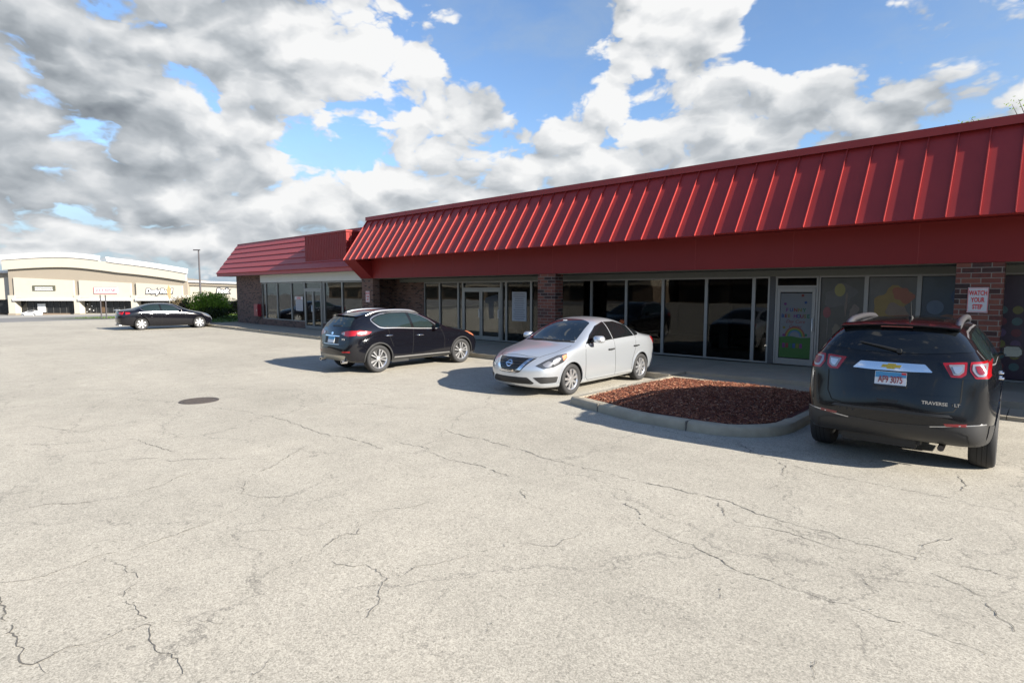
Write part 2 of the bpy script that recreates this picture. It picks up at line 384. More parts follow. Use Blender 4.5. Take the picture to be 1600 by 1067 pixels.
# ------------------------------------------------------------------ mesh helpers
class MB:
    def __init__(s): s.v, s.f, s.m, s.mats = [], [], [], []
    def mi(s, m):
        if m not in s.mats: s.mats.append(m)
        return s.mats.index(m)
    def face(s, pts, m):
        b = len(s.v); s.v += [tuple(p) for p in pts]; s.f.append(tuple(range(b, b + len(pts)))); s.m.append(s.mi(m))
    def box(s, x0, x1, y0, y1, z0, z1, m):
        if x1 < x0: x0, x1 = x1, x0
        if y1 < y0: y0, y1 = y1, y0
        if z1 < z0: z0, z1 = z1, z0
        b = len(s.v); k = s.mi(m)
        s.v += [(x, y, z) for z in (z0, z1) for y in (y0, y1) for x in (x0, x1)]
        for q in ((0, 2, 3, 1), (4, 5, 7, 6), (0, 1, 5, 4), (2, 6, 7, 3), (0, 4, 6, 2), (1, 3, 7, 5)):
            s.f.append(tuple(b + i for i in q)); s.m.append(k)
    def obox(s, o, ax, ay, az, m):
        """box from corner o with edge vectors"""
        o, ax, ay, az = map(Vector, (o, ax, ay, az)); b = len(s.v); k = s.mi(m)
        s.v += [tuple(o + ax * i + ay * j + az * l) for l in (0, 1) for j in (0, 1) for i in (0, 1)]
        for q in ((0, 2, 3, 1), (4, 5, 7, 6), (0, 1, 5, 4), (2, 6, 7, 3), (0, 4, 6, 2), (1, 3, 7, 5)):
            s.f.append(tuple(b + i for i in q)); s.m.append(k)
    def prism(s, poly, vec, m):
        """closed prism over a planar polygon"""
        n = len(poly); b = len(s.v); k = s.mi(m); vec = Vector(vec)
        s.v += [tuple(p) for p in poly] + [tuple(Vector(p) + vec) for p in poly]
        s.f.append(tuple(b + i for i in range(n))); s.m.append(k)
        s.f.append(tuple(b + n + i for i in reversed(range(n)))); s.m.append(k)
        for i in range(n):
            j = (i + 1) % n; s.f.append((b + j, b + i, b + n + i, b + n + j)); s.m.append(k)
    def tube(s, pts, rad, m, seg=8, cap=True):
        pts = [Vector(p) for p in pts]; k = s.mi(m); rings = []
        rad = rad if isinstance(rad, (list, tuple)) else [rad] * len(pts)
        for i, p in enumerate(pts):
            d = (pts[min(i + 1, len(pts) - 1)] - pts[max(i - 1, 0)]).normalized()
            a = d.orthogonal().normalized() if i == 0 else (a - d * a.dot(d)).normalized()
            c = d.cross(a); b = len(s.v)
            s.v += [tuple(p + (a * math.cos(q) + c * math.sin(q)) * rad[i]) for q in [2 * math.pi * j / seg for j in range(seg)]]
            rings.append(b)
        for r0, r1 in zip(rings, rings[1:]):
            for j in range(seg):
                s.f.append((r0 + j, r0 + (j + 1) % seg, r1 + (j + 1) % seg, r1 + j)); s.m.append(k)
        if cap:
            s.f.append(tuple(rings[0] + j for j in reversed(range(seg)))); s.m.append(k)
            s.f.append(tuple(rings[-1] + j for j in range(seg))); s.m.append(k)
    def lathe(s, prof, m, seg=32, axis='x', centre=(0, 0, 0), close=False):
        """prof: (radius, along) pairs"""
        k = s.mi(m); b = len(s.v); n = len(prof); C = Vector(centre)
        for j in range(seg):
            a = 2 * math.pi * j / seg; ca, sa = math.cos(a), math.sin(a)
            for r, h in prof:
                p = {'x': (h, r * ca, r * sa), 'y': (r * ca, h, r * sa), 'z': (r * ca, r * sa, h)}[axis]
                s.v.append(tuple(C + Vector(p)))
        for j in range(seg):
            j2 = (j + 1) % seg
            for i in range(n if close else n - 1):
                i2 = (i + 1) % n
                s.f.append((b + j * n + i, b + j * n + i2, b + j2 * n + i2, b + j2 * n + i)); s.m.append(k)
    def mesh(s, name, smooth=None):
        me = bpy.data.meshes.new(name); me.from_pydata(s.v, [], s.f)
        for m in s.mats: me.materials.append(m)
        me.polygons.foreach_set('material_index', s.m)
        if smooth is not None:
            for p in me.polygons: p.use_smooth = True
            me.set_sharp_from_angle(angle=R(smooth))
        me.update(); return me
    def build(s, name, parent=None, smooth=None, bevel=0.0, fix=True):
        me = s.mesh(name)
        if fix or bevel:
            bm = bmesh.new(); bm.from_mesh(me)
            if fix: bmesh.ops.recalc_face_normals(bm, faces=bm.faces)
            if bevel:
                bmesh.ops.bevel(bm, geom=[e for e in bm.edges if len(e.link_faces) == 2 and e.calc_face_angle(0) > 0.6],
                                offset=bevel, segments=2, affect='EDGES', clamp_overlap=True)
            bm.to_mesh(me); bm.free()
        if smooth is not None:
            for p in me.polygons: p.use_smooth = True
            me.set_sharp_from_angle(angle=R(smooth))
        return link(name, me, parent)

def link(name, me, parent=None):
    o = bpy.data.objects.new(name, me); COL.objects.link(o)
    if parent is not None: o.parent = parent
    return o

def tag(o, label=None, cat=None, group=None, kind=None):
    for k, v in (('label', label), ('category', cat), ('group', group), ('kind', kind)):
        if v: o[k] = v
    return o

def thing(name, label, cat, loc=(0, 0, 0), rz=0.0, group=None):
    o = bpy.data.objects.new(name, None); COL.objects.link(o); o.location = loc; o.rotation_euler = (0, 0, rz)
    return tag(o, label, cat, group)

def copy_tree(o, parent=None):
    c = o.copy(); COL.objects.link(c)
    if parent is not None: c.parent = parent
    for ch in list(o.children): copy_tree(ch, c)
    return c

def text_mesh(body, size, mt, depth=0.004, bold=0.0, align='CENTER', shear=0.0, spacing=1.0, xs=1.0):
    """writing as a solid mesh, in its own XY plane, facing +Z"""
    cu = bpy.data.curves.new('lettering', 'FONT'); cu.body = body; cu.size = size; cu.extrude = depth / 2; cu.offset = bold
    cu.align_x = align; cu.align_y = 'CENTER'; cu.shear = shear; cu.space_character = spacing; cu.resolution_u = 3
    o = bpy.data.objects.new('lettering', cu); COL.objects.link(o)
    dg = bpy.context.evaluated_depsgraph_get(); me = bpy.data.meshes.new_from_object(o.evaluated_get(dg))
    bpy.data.objects.remove(o); bpy.data.curves.remove(cu)
    me.transform(Matrix.Diagonal((xs, 1, 1, 1))); me.materials.clear(); me.materials.append(mt)
    for p in me.polygons: p.material_index = 0
    return me

def put_text(name, body, size, mt, loc, normal='-Y', parent=None, **kw):
    me = text_mesh(body, size, mt, **kw)
    rot = {'-Y': Matrix.Rotation(R(90), 4, 'X'), '+Y': Matrix.Rotation(R(180), 4, 'Z') @ Matrix.Rotation(R(90), 4, 'X')}[normal]
    me.transform(Matrix.Translation(loc) @ rot)
    return link(name, me, parent)
# ------------------------------------------------------------------ ground
def terrain_z(x):
    if x > -52: return 0.0
    if x > -84: return -0.033 * (-52 - x)
    if x > -190: return -1.056 - 0.0293 * (-84 - x)
    return -4.16

def ground_sheet(name, xs, y0, y1, m, lift=0.0, ny=12):
    mb = MB()
    for a, b in zip(xs, xs[1:]):
        for j in range(ny):
            ya, yb = y0 + (y1 - y0) * j / ny, y0 + (y1 - y0) * (j + 1) / ny
            mb.face([(a, ya, terrain_z(a) + lift), (b, ya, terrain_z(b) + lift), (b, yb, terrain_z(b) + lift), (a, yb, terrain_z(a) + lift)], m)
    o = mb.build(name, fix=False); o['kind'] = 'structure'; return o

ground_sheet('ground', [-900, -400, -190, -160, -130, -110, -84, -68, -52, 0, 300], -400, 500, M['street'], -0.012, 4)
lot_o = ground_sheet('parking_lot', [-51.5, -40, -30, -20, -10, 0, 10, 40, 120], -120, 40, M['asphalt'], 0.0, 16)
ground_sheet('plaza_parking_lot', [-192, -160, -130, -112], -120, 160, mat('pale_asphalt', (0.30, 0.285, 0.25), 0.9, noise=0.1, nscale=0.3), 0.004, 6)

# grass verge beyond the edge of the lot: bed plus blades
vb = MB()
for a, b in ((-84, -76), (-76, -68), (-68, -60), (-60, -53)):
    vb.face([(a, 14.5, terrain_z(a) + .03), (b, 9.0, terrain_z(b) + .03), (b, 60, terrain_z(b) + .03), (a, 60, terrain_z(a) + .03)], M['grass_bed'])
vb.face([(-53, 13.5, .05), (-38.1, 13.5, .14), (-38.1, 40, .14), (-53, 40, .05)], M['grass_bed'])
g = vb.build('grass_verge', fix=False); g['kind'] = 'structure'
gb = MB()
for i in range(9000):
    if i % 3 == 0: x, y = rng.uniform(-76, -53), rng.uniform(12, 34)
    else: x, y = rng.uniform(-53, -38.2), rng.uniform(13.6, 24)
    z = terrain_z(x) + (0.03 if x < -53 else 0.05 + 0.09 * (x + 53) / 14.9)
    a = rng.uniform(0, 6.28); h = rng.uniform(.05, .13); r = rng.uniform(.02, .05)
    dx, dy = math.cos(a) * r, math.sin(a) * r
    gb.face([(x - dx, y - dy, z), (x + dx, y + dy, z), (x + rng.uniform(-.05, .05), y + rng.uniform(-.05, .05), z + h)], M['grass'])
tag(gb.build('grass', fix=False), 'short green grass on the verge past the parking lot', 'grass', kind='stuff')

# cracks: ragged sunken ribbons of dirt along the real crack lines
CR = [
(1.0,[(-5.48,0.36),(-5.4,0.46),(-5.38,0.61),(-5.38,0.78),(-5.45,0.98),(-5.37,1.21),(-5.41,1.43),(-5.5,1.66),(-5.5,1.9)]),
(1.6,[(-5.38,0.97),(-5.04,1.03),(-4.88,1.08),(-4.72,1.04),(-4.62,0.97),(-4.51,0.94),(-4.31,0.98),(-4.16,0.97),(-4.02,0.96),(-3.83,0.91),(-3.71,0.9),(-3.56,0.94),(-3.46,0.94),(-3.33,0.91)]),
(1.5,[(-4.1,0.97),(-4.13,0.85),(-4.11,0.75),(-4.13,0.65),(-4.14,0.55),(-4.14,0.45),(-4.12,0.39),(-4.24,0.36),(-4.42,0.36),(-4.67,0.35),(-4.93,0.35),(-5.17,0.34),(-5.47,0.36)]),
(1.0,[(-4.12,0.39),(-4.0,0.39),(-3.9,0.37)]),
(0.8,[(-4.09,0.98),(-3.97,1.09),(-3.85,1.23),(-3.73,1.32)]),
(1.0,[(-7.2,0.52),(-7.18,0.7),(-7.17,0.92),(-7.0,1.08),(-6.92,1.3),(-6.84,1.51),(-7.01,1.82),(-7.23,2.14),(-7.35,2.39)]),
(0.8,[(-8.48,1.65),(-8.26,2.02),(-7.9,2.2),(-7.64,2.64),(-7.01,3.1)]),
(0.8,[(-10.48,0.81),(-9.99,1.26),(-9.71,1.76),(-9.52,2.18),(-8.68,2.27),(-8.24,2.38)]),
(1.0,[(-6.56,2.53),(-6.27,2.44),(-6.07,2.33),(-5.87,2.38),(-5.57,2.72),(-5.35,2.78)]),
(0.7,[(-5.83,2.27),(-5.64,2.15),(-5.52,1.88)]),
(0.8,[(-7.38,3.72),(-7.05,3.29),(-6.76,2.91),(-6.56,2.53)]),
(0.7,[(-5.15,1.8),(-4.91,2.12),(-4.73,2.36),(-4.69,2.72),(-4.56,3.05),(-4.47,3.48),(-4.43,3.83),(-4.43,4.1)]),
(0.9,[(-4.55,2.77),(-4.29,2.61),(-4.36,2.54),(-4.33,2.35),(-4.25,2.18),(-4.24,2.08),(-4.13,1.89)]),
(1.0,[(-4.2,2.15),(-3.94,2.22),(-3.76,2.34),(-3.61,2.35),(-3.47,2.34),(-3.38,2.2),(-3.25,2.1),(-3.11,1.96),(-3.07,1.8)]),
(1.0,[(-3.42,2.42),(-3.45,2.59),(-3.37,2.78),(-3.32,2.97),(-3.22,3.19),(-3.24,3.37)]),
(1.2,[(-3.1,1.17),(-3.16,1.3),(-3.17,1.38)]),
(0.8,[(-2.17,2.02),(-2.24,2.18)]),
(0.7,[(-2.51,2.43),(-2.39,2.3)]),
(1.0,[(-11.25,3.71),(-10.3,4.02),(-9.38,4.18),(-8.52,4.2),(-7.8,4.18),(-7.2,4.31),(-6.4,4.31)]),
(1.0,[(-6.58,4.7),(-6.03,4.72),(-5.44,4.61),(-4.95,4.7),(-4.38,4.66)]),
(1.0,[(-6.86,5.62),(-6.37,5.52),(-5.89,5.59),(-5.21,5.54)]),
(0.8,[(-11.65,0.91),(-11.62,1.29),(-11.09,1.49),(-10.52,1.75),(-11.19,2.48),(-10.88,3.12)]),
(0.8,[(-10.65,4.69),(-9.88,5.0),(-9.37,5.89),(-8.27,6.12)]),
(1.2,[(-5.26,5.6),(-4.6,5.49),(-4.13,5.47),(-3.79,5.53),(-3.34,5.51),(-2.86,5.57),(-2.55,5.6),(-2.25,5.6),(-1.94,5.46),(-1.62,5.45),(-1.33,5.44),(-1.07,5.41),(-0.85,5.46),(-0.65,5.44),(-0.5,5.17),(-0.36,5.13),(-0.21,5.04),(-0.12,4.83),(-0.01,4.61)]),
(1.5,[(-3.26,5.0),(-2.97,4.78),(-2.74,4.71),(-2.61,4.52),(-2.4,4.4),(-2.19,4.4),(-1.95,4.38),(-1.78,4.31),(-1.66,4.24),(-1.44,4.24),(-1.24,4.24),(-1.05,4.24),(-0.88,4.26),(-0.73,4.25),(-0.52,4.25),(-0.35,4.22),(-0.17,4.24),(-0.07,4.27)]),
(1.0,[(-3.16,8.03),(-2.75,7.53),(-2.43,7.43),(-2.25,7.24),(-2.16,6.83),(-2.01,6.59)]),
(0.7,[(-2.04,6.56),(-2.12,6.21)]),
(0.9,[(-2.3,7.37),(-1.9,7.23),(-1.54,7.26),(-1.1,7.23),(-0.74,7.24),(-0.42,7.17),(-0.07,7.19)]),
(1.2,[(-0.69,8.37),(-0.64,8.02),(-0.58,7.79),(-0.62,7.41)]),
(0.8,[(-0.66,5.48),(-0.63,5.74),(-0.52,5.97),(-0.41,6.16)]),
(1.0,[(-0.64,5.48),(-0.49,5.48),(-0.3,5.49),(-0.02,5.54)]),
(0.8,[(-2.46,5.62),(-2.21,5.37),(-2.15,5.21),(-1.91,5.13),(-1.59,5.19),(-1.21,5.16),(-0.99,5.24)]),
(0.8,[(-1.01,4.82),(-0.9,4.72),(-0.76,4.63)]),
(0.8,[(-1.61,3.9),(-1.53,3.71)]),
(0.8,[(-4.05,4.46),(-3.69,4.16)]),
(0.8,[(-0.81,3.32),(-0.85,3.51)]),
(0.7,[(-3.2,3.41),(-2.93,3.63),(-2.89,3.88),(-2.84,4.01)])
]
cb = MB(); cr_rng = random.Random(3)
def crack_strip(pts, wd):
    line = []
    for (a, b) in zip(pts, pts[1:]):
        a, b = Vector((*a, 0)), Vector((*b, 0)); d = (b - a); L = d.length
        if L < 1e-4: continue
        n = max(2, int(L / 0.03)); nn = Vector((-d.y, d.x, 0)) / L
        for i in range(n): line.append(a + d * (i / n))
    if len(line) < 4: return
    # random walk sideways
    off, out = 0.0, []
    for i, p in enumerate(line):
        d = line[min(i + 1, len(line) - 1)] - line[max(i - 1, 0)]
        nn = Vector((-d.y, d.x, 0)).normalized()
        off = off * 0.80 + cr_rng.uniform(-1, 1) * 0.020
        out.append((p + nn * off, nn))
    gap = 0; wv = 0.5
    for ci, ((p, n0), (q, n1)) in enumerate(zip(out, out[1:])):
        if gap > 0: gap -= 1; continue
        if cr_rng.random() < 0.05: gap = cr_rng.randint(1, 2); continue
        wv = min(1.0, max(0.15, wv + cr_rng.uniform(-.25, .25)))
        dist = p.length; h = wd * (0.0011 + 0.0036 * wv) * (0.75 + dist * 0.045) * min(1, .35 + .06 * min(ci, len(out) - ci)) * cr_rng.uniform(.6, 1.4)
        z = 0.0035
        cb.face([(p - n0 * h) + Vector((0, 0, z)), (q - n1 * h * .9) + Vector((0, 0, z)), (q + n1 * h * .9) + Vector((0, 0, z)), (p + n0 * h) + Vector((0, 0, z))], M['crack'])
        if cr_rng.random() < .30 * wd:      # crumbs broken from the edge
            s_ = cr_rng.uniform(.004, .011) * (.8 + dist * .04); c_ = p + n0 * cr_rng.gauss(0, .022); a_ = cr_rng.uniform(0, 6.28); z3 = Vector((0, 0, .0038))
            cb.face([c_ + z3 + Vector((math.cos(a_ + k * 1.6) * s_ * cr_rng.uniform(.5, 1), math.sin(a_ + k * 1.6) * s_ * cr_rng.uniform(.5, 1), 0)) for k in range(4)], M['crack'])
for wd, pts in CR: crack_strip(pts, min(wd, 1.15))
o = cb.build('parking_lot_cracks', fix=False); o['kind'] = 'structure'

# pavement in front of the shops, with kerb, a step riser and the low apron beside it
YK, YW, YF = 12.4, 16.0, 14.5
pv = MB()
def slab(x0, x1, y0, y1, z0, z1, m):
    """slab whose top rises from z0 at x0 to z1 at x1"""
    pv.face([(x0, y0, z0), (x1, y0, z1), (x1, y1, z1), (x0, y1, z0)], m)
    pv.face([(x0, y0, -.05), (x1, y0, -.05), (x1, y0, z1), (x0, y0, z0)], m)
    pv.face([(x0, y1, -.05), (x0, y0, -.05), (x0, y0, z0), (x0, y1, z0)], m)
    pv.face([(x1, y0, -.05), (x1, y1, -.05), (x1, y1, z1), (x1, y0, z1)], m)
xj = -38.0
while xj < -6.5:
    x1 = min(xj + 1.52, -6.5); slab(xj, x1 - .012, YK + .16, YW + .3, .13, .13, M['walk']); xj += 1.52
slab(-6.5, -3.0, 13.2, YW + .3, .13, .19, M['walk'])
for k in range(12): slab(-3.0 + k * 1.52, -3.0 + (k + 1) * 1.52 - .012, 13.2, YW + .3, .19, .19, M['walk'])
for k in range(14): slab(-6.5 + k * 1.52, -6.5 + (k + 1) * 1.52 - .012, 12.32, 13.2, .065, .065, M['walk'])
pv.build('sidewalk', fix=False)['kind'] = 'structure'
kb = MB(); kx = -38.4
while kx < -6.55:
    x1 = min(kx + 3.04, -6.5); kb.box(kx, x1 - .015, YK, YK + .165, -.06, .135 + .004 * rng.random(), M['kerb']); kx += 3.04
kb.build('kerb', bevel=.018)['kind'] = 'structure'
# kerb running off past the corner shop, round the grass
k2 = MB(); pts = [(-38.42, 12.48), (-40.5, 12.6), (-43, 13.0), (-47, 13.4), (-53, 13.6)]
for (xa, ya), (xb, yb) in zip(pts, pts[1:]):
    k2.obox((xa, ya, -.05), (xb - xa + .02, yb - ya, 0), (0, .17, 0), (0, 0, .18), M['kerb'])
k2.build('kerb', bevel=.018)['kind'] = 'structure'

# planted island: kerb ring and mounded bark mulch
def round_path(corners, steps=9):
    out = []
    n = len(corners)
    for i, (x, y, r) in enumerate(corners):
        p = Vector((x, y)); a = (Vector(corners[i - 1][:2]) - p).normalized(); b = (Vector(corners[(i + 1) % n][:2]) - p).normalized()
        ang = a.angle(b); d = r / math.tan(ang / 2); p0, p1 = p + a * d, p + b * d
        c = p + (a + b).normalized() * (r / math.sin(ang / 2))
        a0 = math.atan2(*(p0 - c).yx); a1 = math.atan2(*(p1 - c).yx); da = (a1 - a0 + math.pi) % (2 * math.pi) - math.pi
        for k in range(steps): out.append(c + Vector((math.cos(a0 + da * k / (steps - 1)), math.sin(a0 + da * k / (steps - 1)))) * r)
    return out
ring = round_path([(-6.50, 8.50, .07), (-4.9, 8.06, 1.6), (-2.72, 8.10, 1.05), (-2.72, 12.3, .12), (-6.46, 12.3, .12)])
def inset(path, d):
    n = len(path); out = []
    for i, p in enumerate(path):
        tdir = (path[(i + 1) % n] - path[i - 1]).normalized(); out.append(p + Vector((-tdir.y, tdir.x)) * d)
    return out
area = sum(ring[i - 1].x * ring[i].y - ring[i].x * ring[i - 1].y for i in range(len(ring)))
sg = 1 if area > 0 else -1
prof = [(0.0, -.06), (-.012, .0), (.0, .09), (.022, .128), (.05, .142), (.19, .142), (.205, .12), (.21, .02)]
ik = MB(); k = ik.mi(M['kerb']); rows = []
for d, z in prof:
    r_ = inset(ring, d * sg); rows.append(len(ik.v))
    ik.v += [(p.x + rng.uniform(-.006, .006), p.y + rng.uniform(-.006, .006), z + (rng.uniform(-.006, .006) if z > .05 else 0)) for p in r_]
n = len(ring)
for r0, r1 in zip(rows, rows[1:]):
    for i in range(n): ik.f.append((r0 + i, r0 + (i + 1) % n, r1 + (i + 1) % n, r1 + i)); ik.m.append(k)
isl = ik.build('island_kerb', smooth=50); isl['kind'] = 'structure'
# open joints between the kerb stones
jm = MB()
for xx, yy in ((-5.72, 8.27), (-3.95, 8.05), (-6.49, 10.2)):
    jm.obox((xx, yy, .0), (.014, 0, 0), (.0, .24, 0), (0, 0, .147), M['crack'])
jm.build('kerb_joints')['kind'] = 'structure'
def in_poly(x, y, poly):
    c = False; j = len(poly) - 1
    for i in range(len(poly)):
        if (poly[i].y > y) != (poly[j].y > y) and x < (poly[j].x - poly[i].x) * (y - poly[i].y) / (poly[j].y - poly[i].y) + poly[i].x: c = not c
        j = i
    return c
inner = inset(ring, .20 * sg)
def mound(x, y): return .10 + .17 * math.exp(-(((x + 4.5) / 1.5) ** 2 + ((y - 10.3) / 1.7) ** 2))
mm = MB(); N = 26
for i in range(N):
    for j in range(N):
        x0, y0, x1, y1 = -6.46 + 3.74 * i / N, 8.05 + 4.25 * j / N, -6.46 + 3.74 * (i + 1) / N, 8.05 + 4.25 * (j + 1) / N
        if in_poly((x0 + x1) / 2, (y0 + y1) / 2, inset(ring, .165 * sg)):
            mm.face([(x, y, mound(x, y)) for x, y in ((x0, y0), (x1, y0), (x1, y1), (x0, y1))], M['mulch_bed'])
mm.build('mulch_soil', fix=False, smooth=60)['kind'] = 'structure'
ch = MB()
for i in range(38000):
    x, y = rng.uniform(-6.4, -2.75), rng.uniform(8.05, 12.3)
    if not in_poly(x, y, inner): continue
    z = mound(x, y) + rng.uniform(.0, .028); a = rng.uniform(0, 6.28); L, W_ = rng.uniform(.009, .030), rng.uniform(.003, .009)
    u = Vector((math.cos(a), math.sin(a), rng.uniform(-.5, .5))).normalized(); v = u.cross(Vector((rng.uniform(-.6, .6), rng.uniform(-.6, .6), 1))).normalized()
    c = Vector((x, y, z))
    ch.face([c - u * L - v * W_ * .6, c + u * L - v * W_, c + u * L * .9 + v * W_, c - u * L + v * W_ * .8], M['mulch'])
tag(ch.build('mulch', fix=False), 'red bark mulch heaped inside the kerbed island', 'mulch', kind='stuff')

mh = thing('manhole_cover', 'round rusty iron manhole cover set in the pale asphalt', 'manhole cover', (-11.92, 3.83, 0))
a = MB(); a.lathe([(0, .006), (.285, .006), (.29, .001)], M['iron'], 40, 'z')
for i in range(-4, 5):
    for j in range(-4, 5):
        if i * i + j * j < 18: a.box(i * .06 - .018, i * .06 + .018, j * .06 - .018, j * .06 + .018, .004, .012, M['iron'])
a.build('cover', mh, smooth=40)
a = MB(); a.lathe([(.295, .002), (.30, .009), (.345, .009), (.352, .001)], M['iron'], 40, 'z'); a.build('frame', mh, smooth=40)

# ------------------------------------------------------------------ right-hand row of shops under the standing seam roof
XL, XR = -23.1, 13.0
mall = thing('shop_row', 'long shop row with red standing seam mansard roof and brick pillars', 'shops', (-5, 16, 0))
def part(mb, name, parent=mall, **kw):
    o = mb.build(name, None, **kw); pl = parent.matrix_basis.inverted() if False else None
    o.parent = parent; o.matrix_parent_inverse = Matrix.LocRotScale(parent.location, parent.rotation_euler, None).inverted(); return o
def adopt(o, parent):
    chain = Matrix.Identity(4); p = parent
    chain = Matrix.LocRotScale(p.location, p.rotation_euler, None)
    o.parent = parent; o.matrix_parent_inverse = chain.inverted(); return o

# mansard
E0, T0 = Vector((0, 13.63, 3.51)), Vector((0, 14.92, 5.36))
sl_d = (T0 - E0); sl_u = sl_d.normalized(); nrm = Vector((0, -sl_u.z, sl_u.y))
XS = -6.06
rf = MB()
def roof_piece(x0, x1, drop, push):
    e = E0 - sl_u * drop + nrm * push; tp = T0 + nrm * push
    rf.prism([(x0, *e.yz), (x0, *tp.yz), (x0, *(tp - nrm * .05).yz), (x0, *(e - nrm * .05).yz)], (x1 - x0, 0, 0), M['red'])
roof_piece(XL, XS, .035, .0); roof_piece(XS + .001, XR, 0, -.012)
x = XS - 34 * .5
while x < XR:
    if x > XL + .02:
        left = x <= XS + .01
        e = E0 - sl_u * (.05 if left else .012) + nrm * (0 if left else -.012)
        rf.obox(Vector((x - .008, 0, 0)) + e - nrm * .004, (.016, 0, 0), tuple(T0 - sl_u * .02 - e + nrm * (0 if left else -.012)), tuple(nrm * .05), M['red'])
    x += .5
part(rf, 'mansard_roof')
cp = MB()
cp.prism([(XL - .03, 14.80, 5.30), (XL - .03, 14.80, 5.47), (XL - .03, 15.12, 5.49), (XL - .03, 15.12, 5.36), (XL - .03, 14.92, 5.345)], (XR - XL + .03, 0, 0), M['red'])
for xc in (-20.1, -17.05, -14.0, -10.95, -7.9, -4.85, -1.8, 1.25): cp.box(xc, xc + .03, 14.796, 14.83, 5.31, 5.474, M['red'])
part(cp, 'roof_coping')
fs = MB()
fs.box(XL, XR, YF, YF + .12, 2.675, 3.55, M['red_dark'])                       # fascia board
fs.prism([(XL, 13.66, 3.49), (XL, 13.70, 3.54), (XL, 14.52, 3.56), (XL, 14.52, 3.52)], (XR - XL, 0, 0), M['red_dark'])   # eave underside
x = XL + 1.5
while x < XR: fs.box(x, x + .012, YF - .003, YF, 2.68, 3.5, M['red']); x += 2.44
part(fs, 'fascia')
br = MB()   # sloping end bracket
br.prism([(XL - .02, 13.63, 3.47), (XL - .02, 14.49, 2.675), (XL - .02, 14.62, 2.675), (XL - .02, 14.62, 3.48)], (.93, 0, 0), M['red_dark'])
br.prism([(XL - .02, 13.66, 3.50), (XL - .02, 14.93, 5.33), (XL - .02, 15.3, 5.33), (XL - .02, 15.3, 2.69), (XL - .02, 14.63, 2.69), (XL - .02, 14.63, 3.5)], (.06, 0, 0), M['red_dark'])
part(br, 'end_bracket')
sf = MB(); sf.box(XL + .9, XR, YF + .12, YW - .01, 2.66, 2.70, M['soffit'])
x = XL + 1
while x < XR: sf.box(x, x + .012, YF + .13, YW - .02, 2.652, 2.661, M['soffit']); x += .105
sf.box(XL + .9, XR, YW - .03, YW + .15, 2.50, 2.66, M['soffit'])               # head wall over the windows
part(sf, 'soffit')
rs = MB(); rs.box(XL, XR, 15.0, 30, 5.2, 5.34, M['roof']); rs.box(XL, XL + .2, 15.3, 30, .1, 5.2, M['brick_old']); rs.box(XL, XR, 29.8, 30, .1, 5.2, M['brick_old'])
rs.box(XR - .2, XR, 15.1, 29.8, .1, 5.2, M['brick_old'])
part(rs, 'flat_roof')

def pillar(x0, x1, y0, y1, z1, name='brick_pillar', m='brick', z0=.1):
    p = MB(); p.box(x0, x1, y0, y1, z0, z1, M[m]); return part(p, name)
pillar(-12.47, -11.73, YF + .02, YF + .42, 2.668)
pillar(-1.43, -.69, YF + .02, YF + .42, 2.668)
pillar(9.6, 10.3, YF + .02, YF + .42, 2.668)
pillar(XL, XL + .9, YF + .02, YF + .36, 2.668, m='brick_old')
bw = MB(); bw.box(XL + .2, -20.42, YW - .02, YW + .25, .12, 2.64, M['brick_old']); part(bw, 'brick_wall')

# rooms behind the glass
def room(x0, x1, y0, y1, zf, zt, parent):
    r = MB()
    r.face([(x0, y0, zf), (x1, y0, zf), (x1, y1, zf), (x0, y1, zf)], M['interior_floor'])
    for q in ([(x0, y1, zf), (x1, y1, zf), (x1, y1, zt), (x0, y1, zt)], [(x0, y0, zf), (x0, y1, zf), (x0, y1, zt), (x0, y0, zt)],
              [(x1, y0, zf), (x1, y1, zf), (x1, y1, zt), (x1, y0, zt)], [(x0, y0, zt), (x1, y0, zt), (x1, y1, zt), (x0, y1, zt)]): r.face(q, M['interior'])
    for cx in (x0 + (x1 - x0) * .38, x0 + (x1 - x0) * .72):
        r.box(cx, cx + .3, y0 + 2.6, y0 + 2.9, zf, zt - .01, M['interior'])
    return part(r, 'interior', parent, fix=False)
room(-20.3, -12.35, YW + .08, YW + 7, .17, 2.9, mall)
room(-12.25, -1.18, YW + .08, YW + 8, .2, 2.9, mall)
room(-1.14, 12, YW + .08, YW + 8, .2, 2.9, mall)

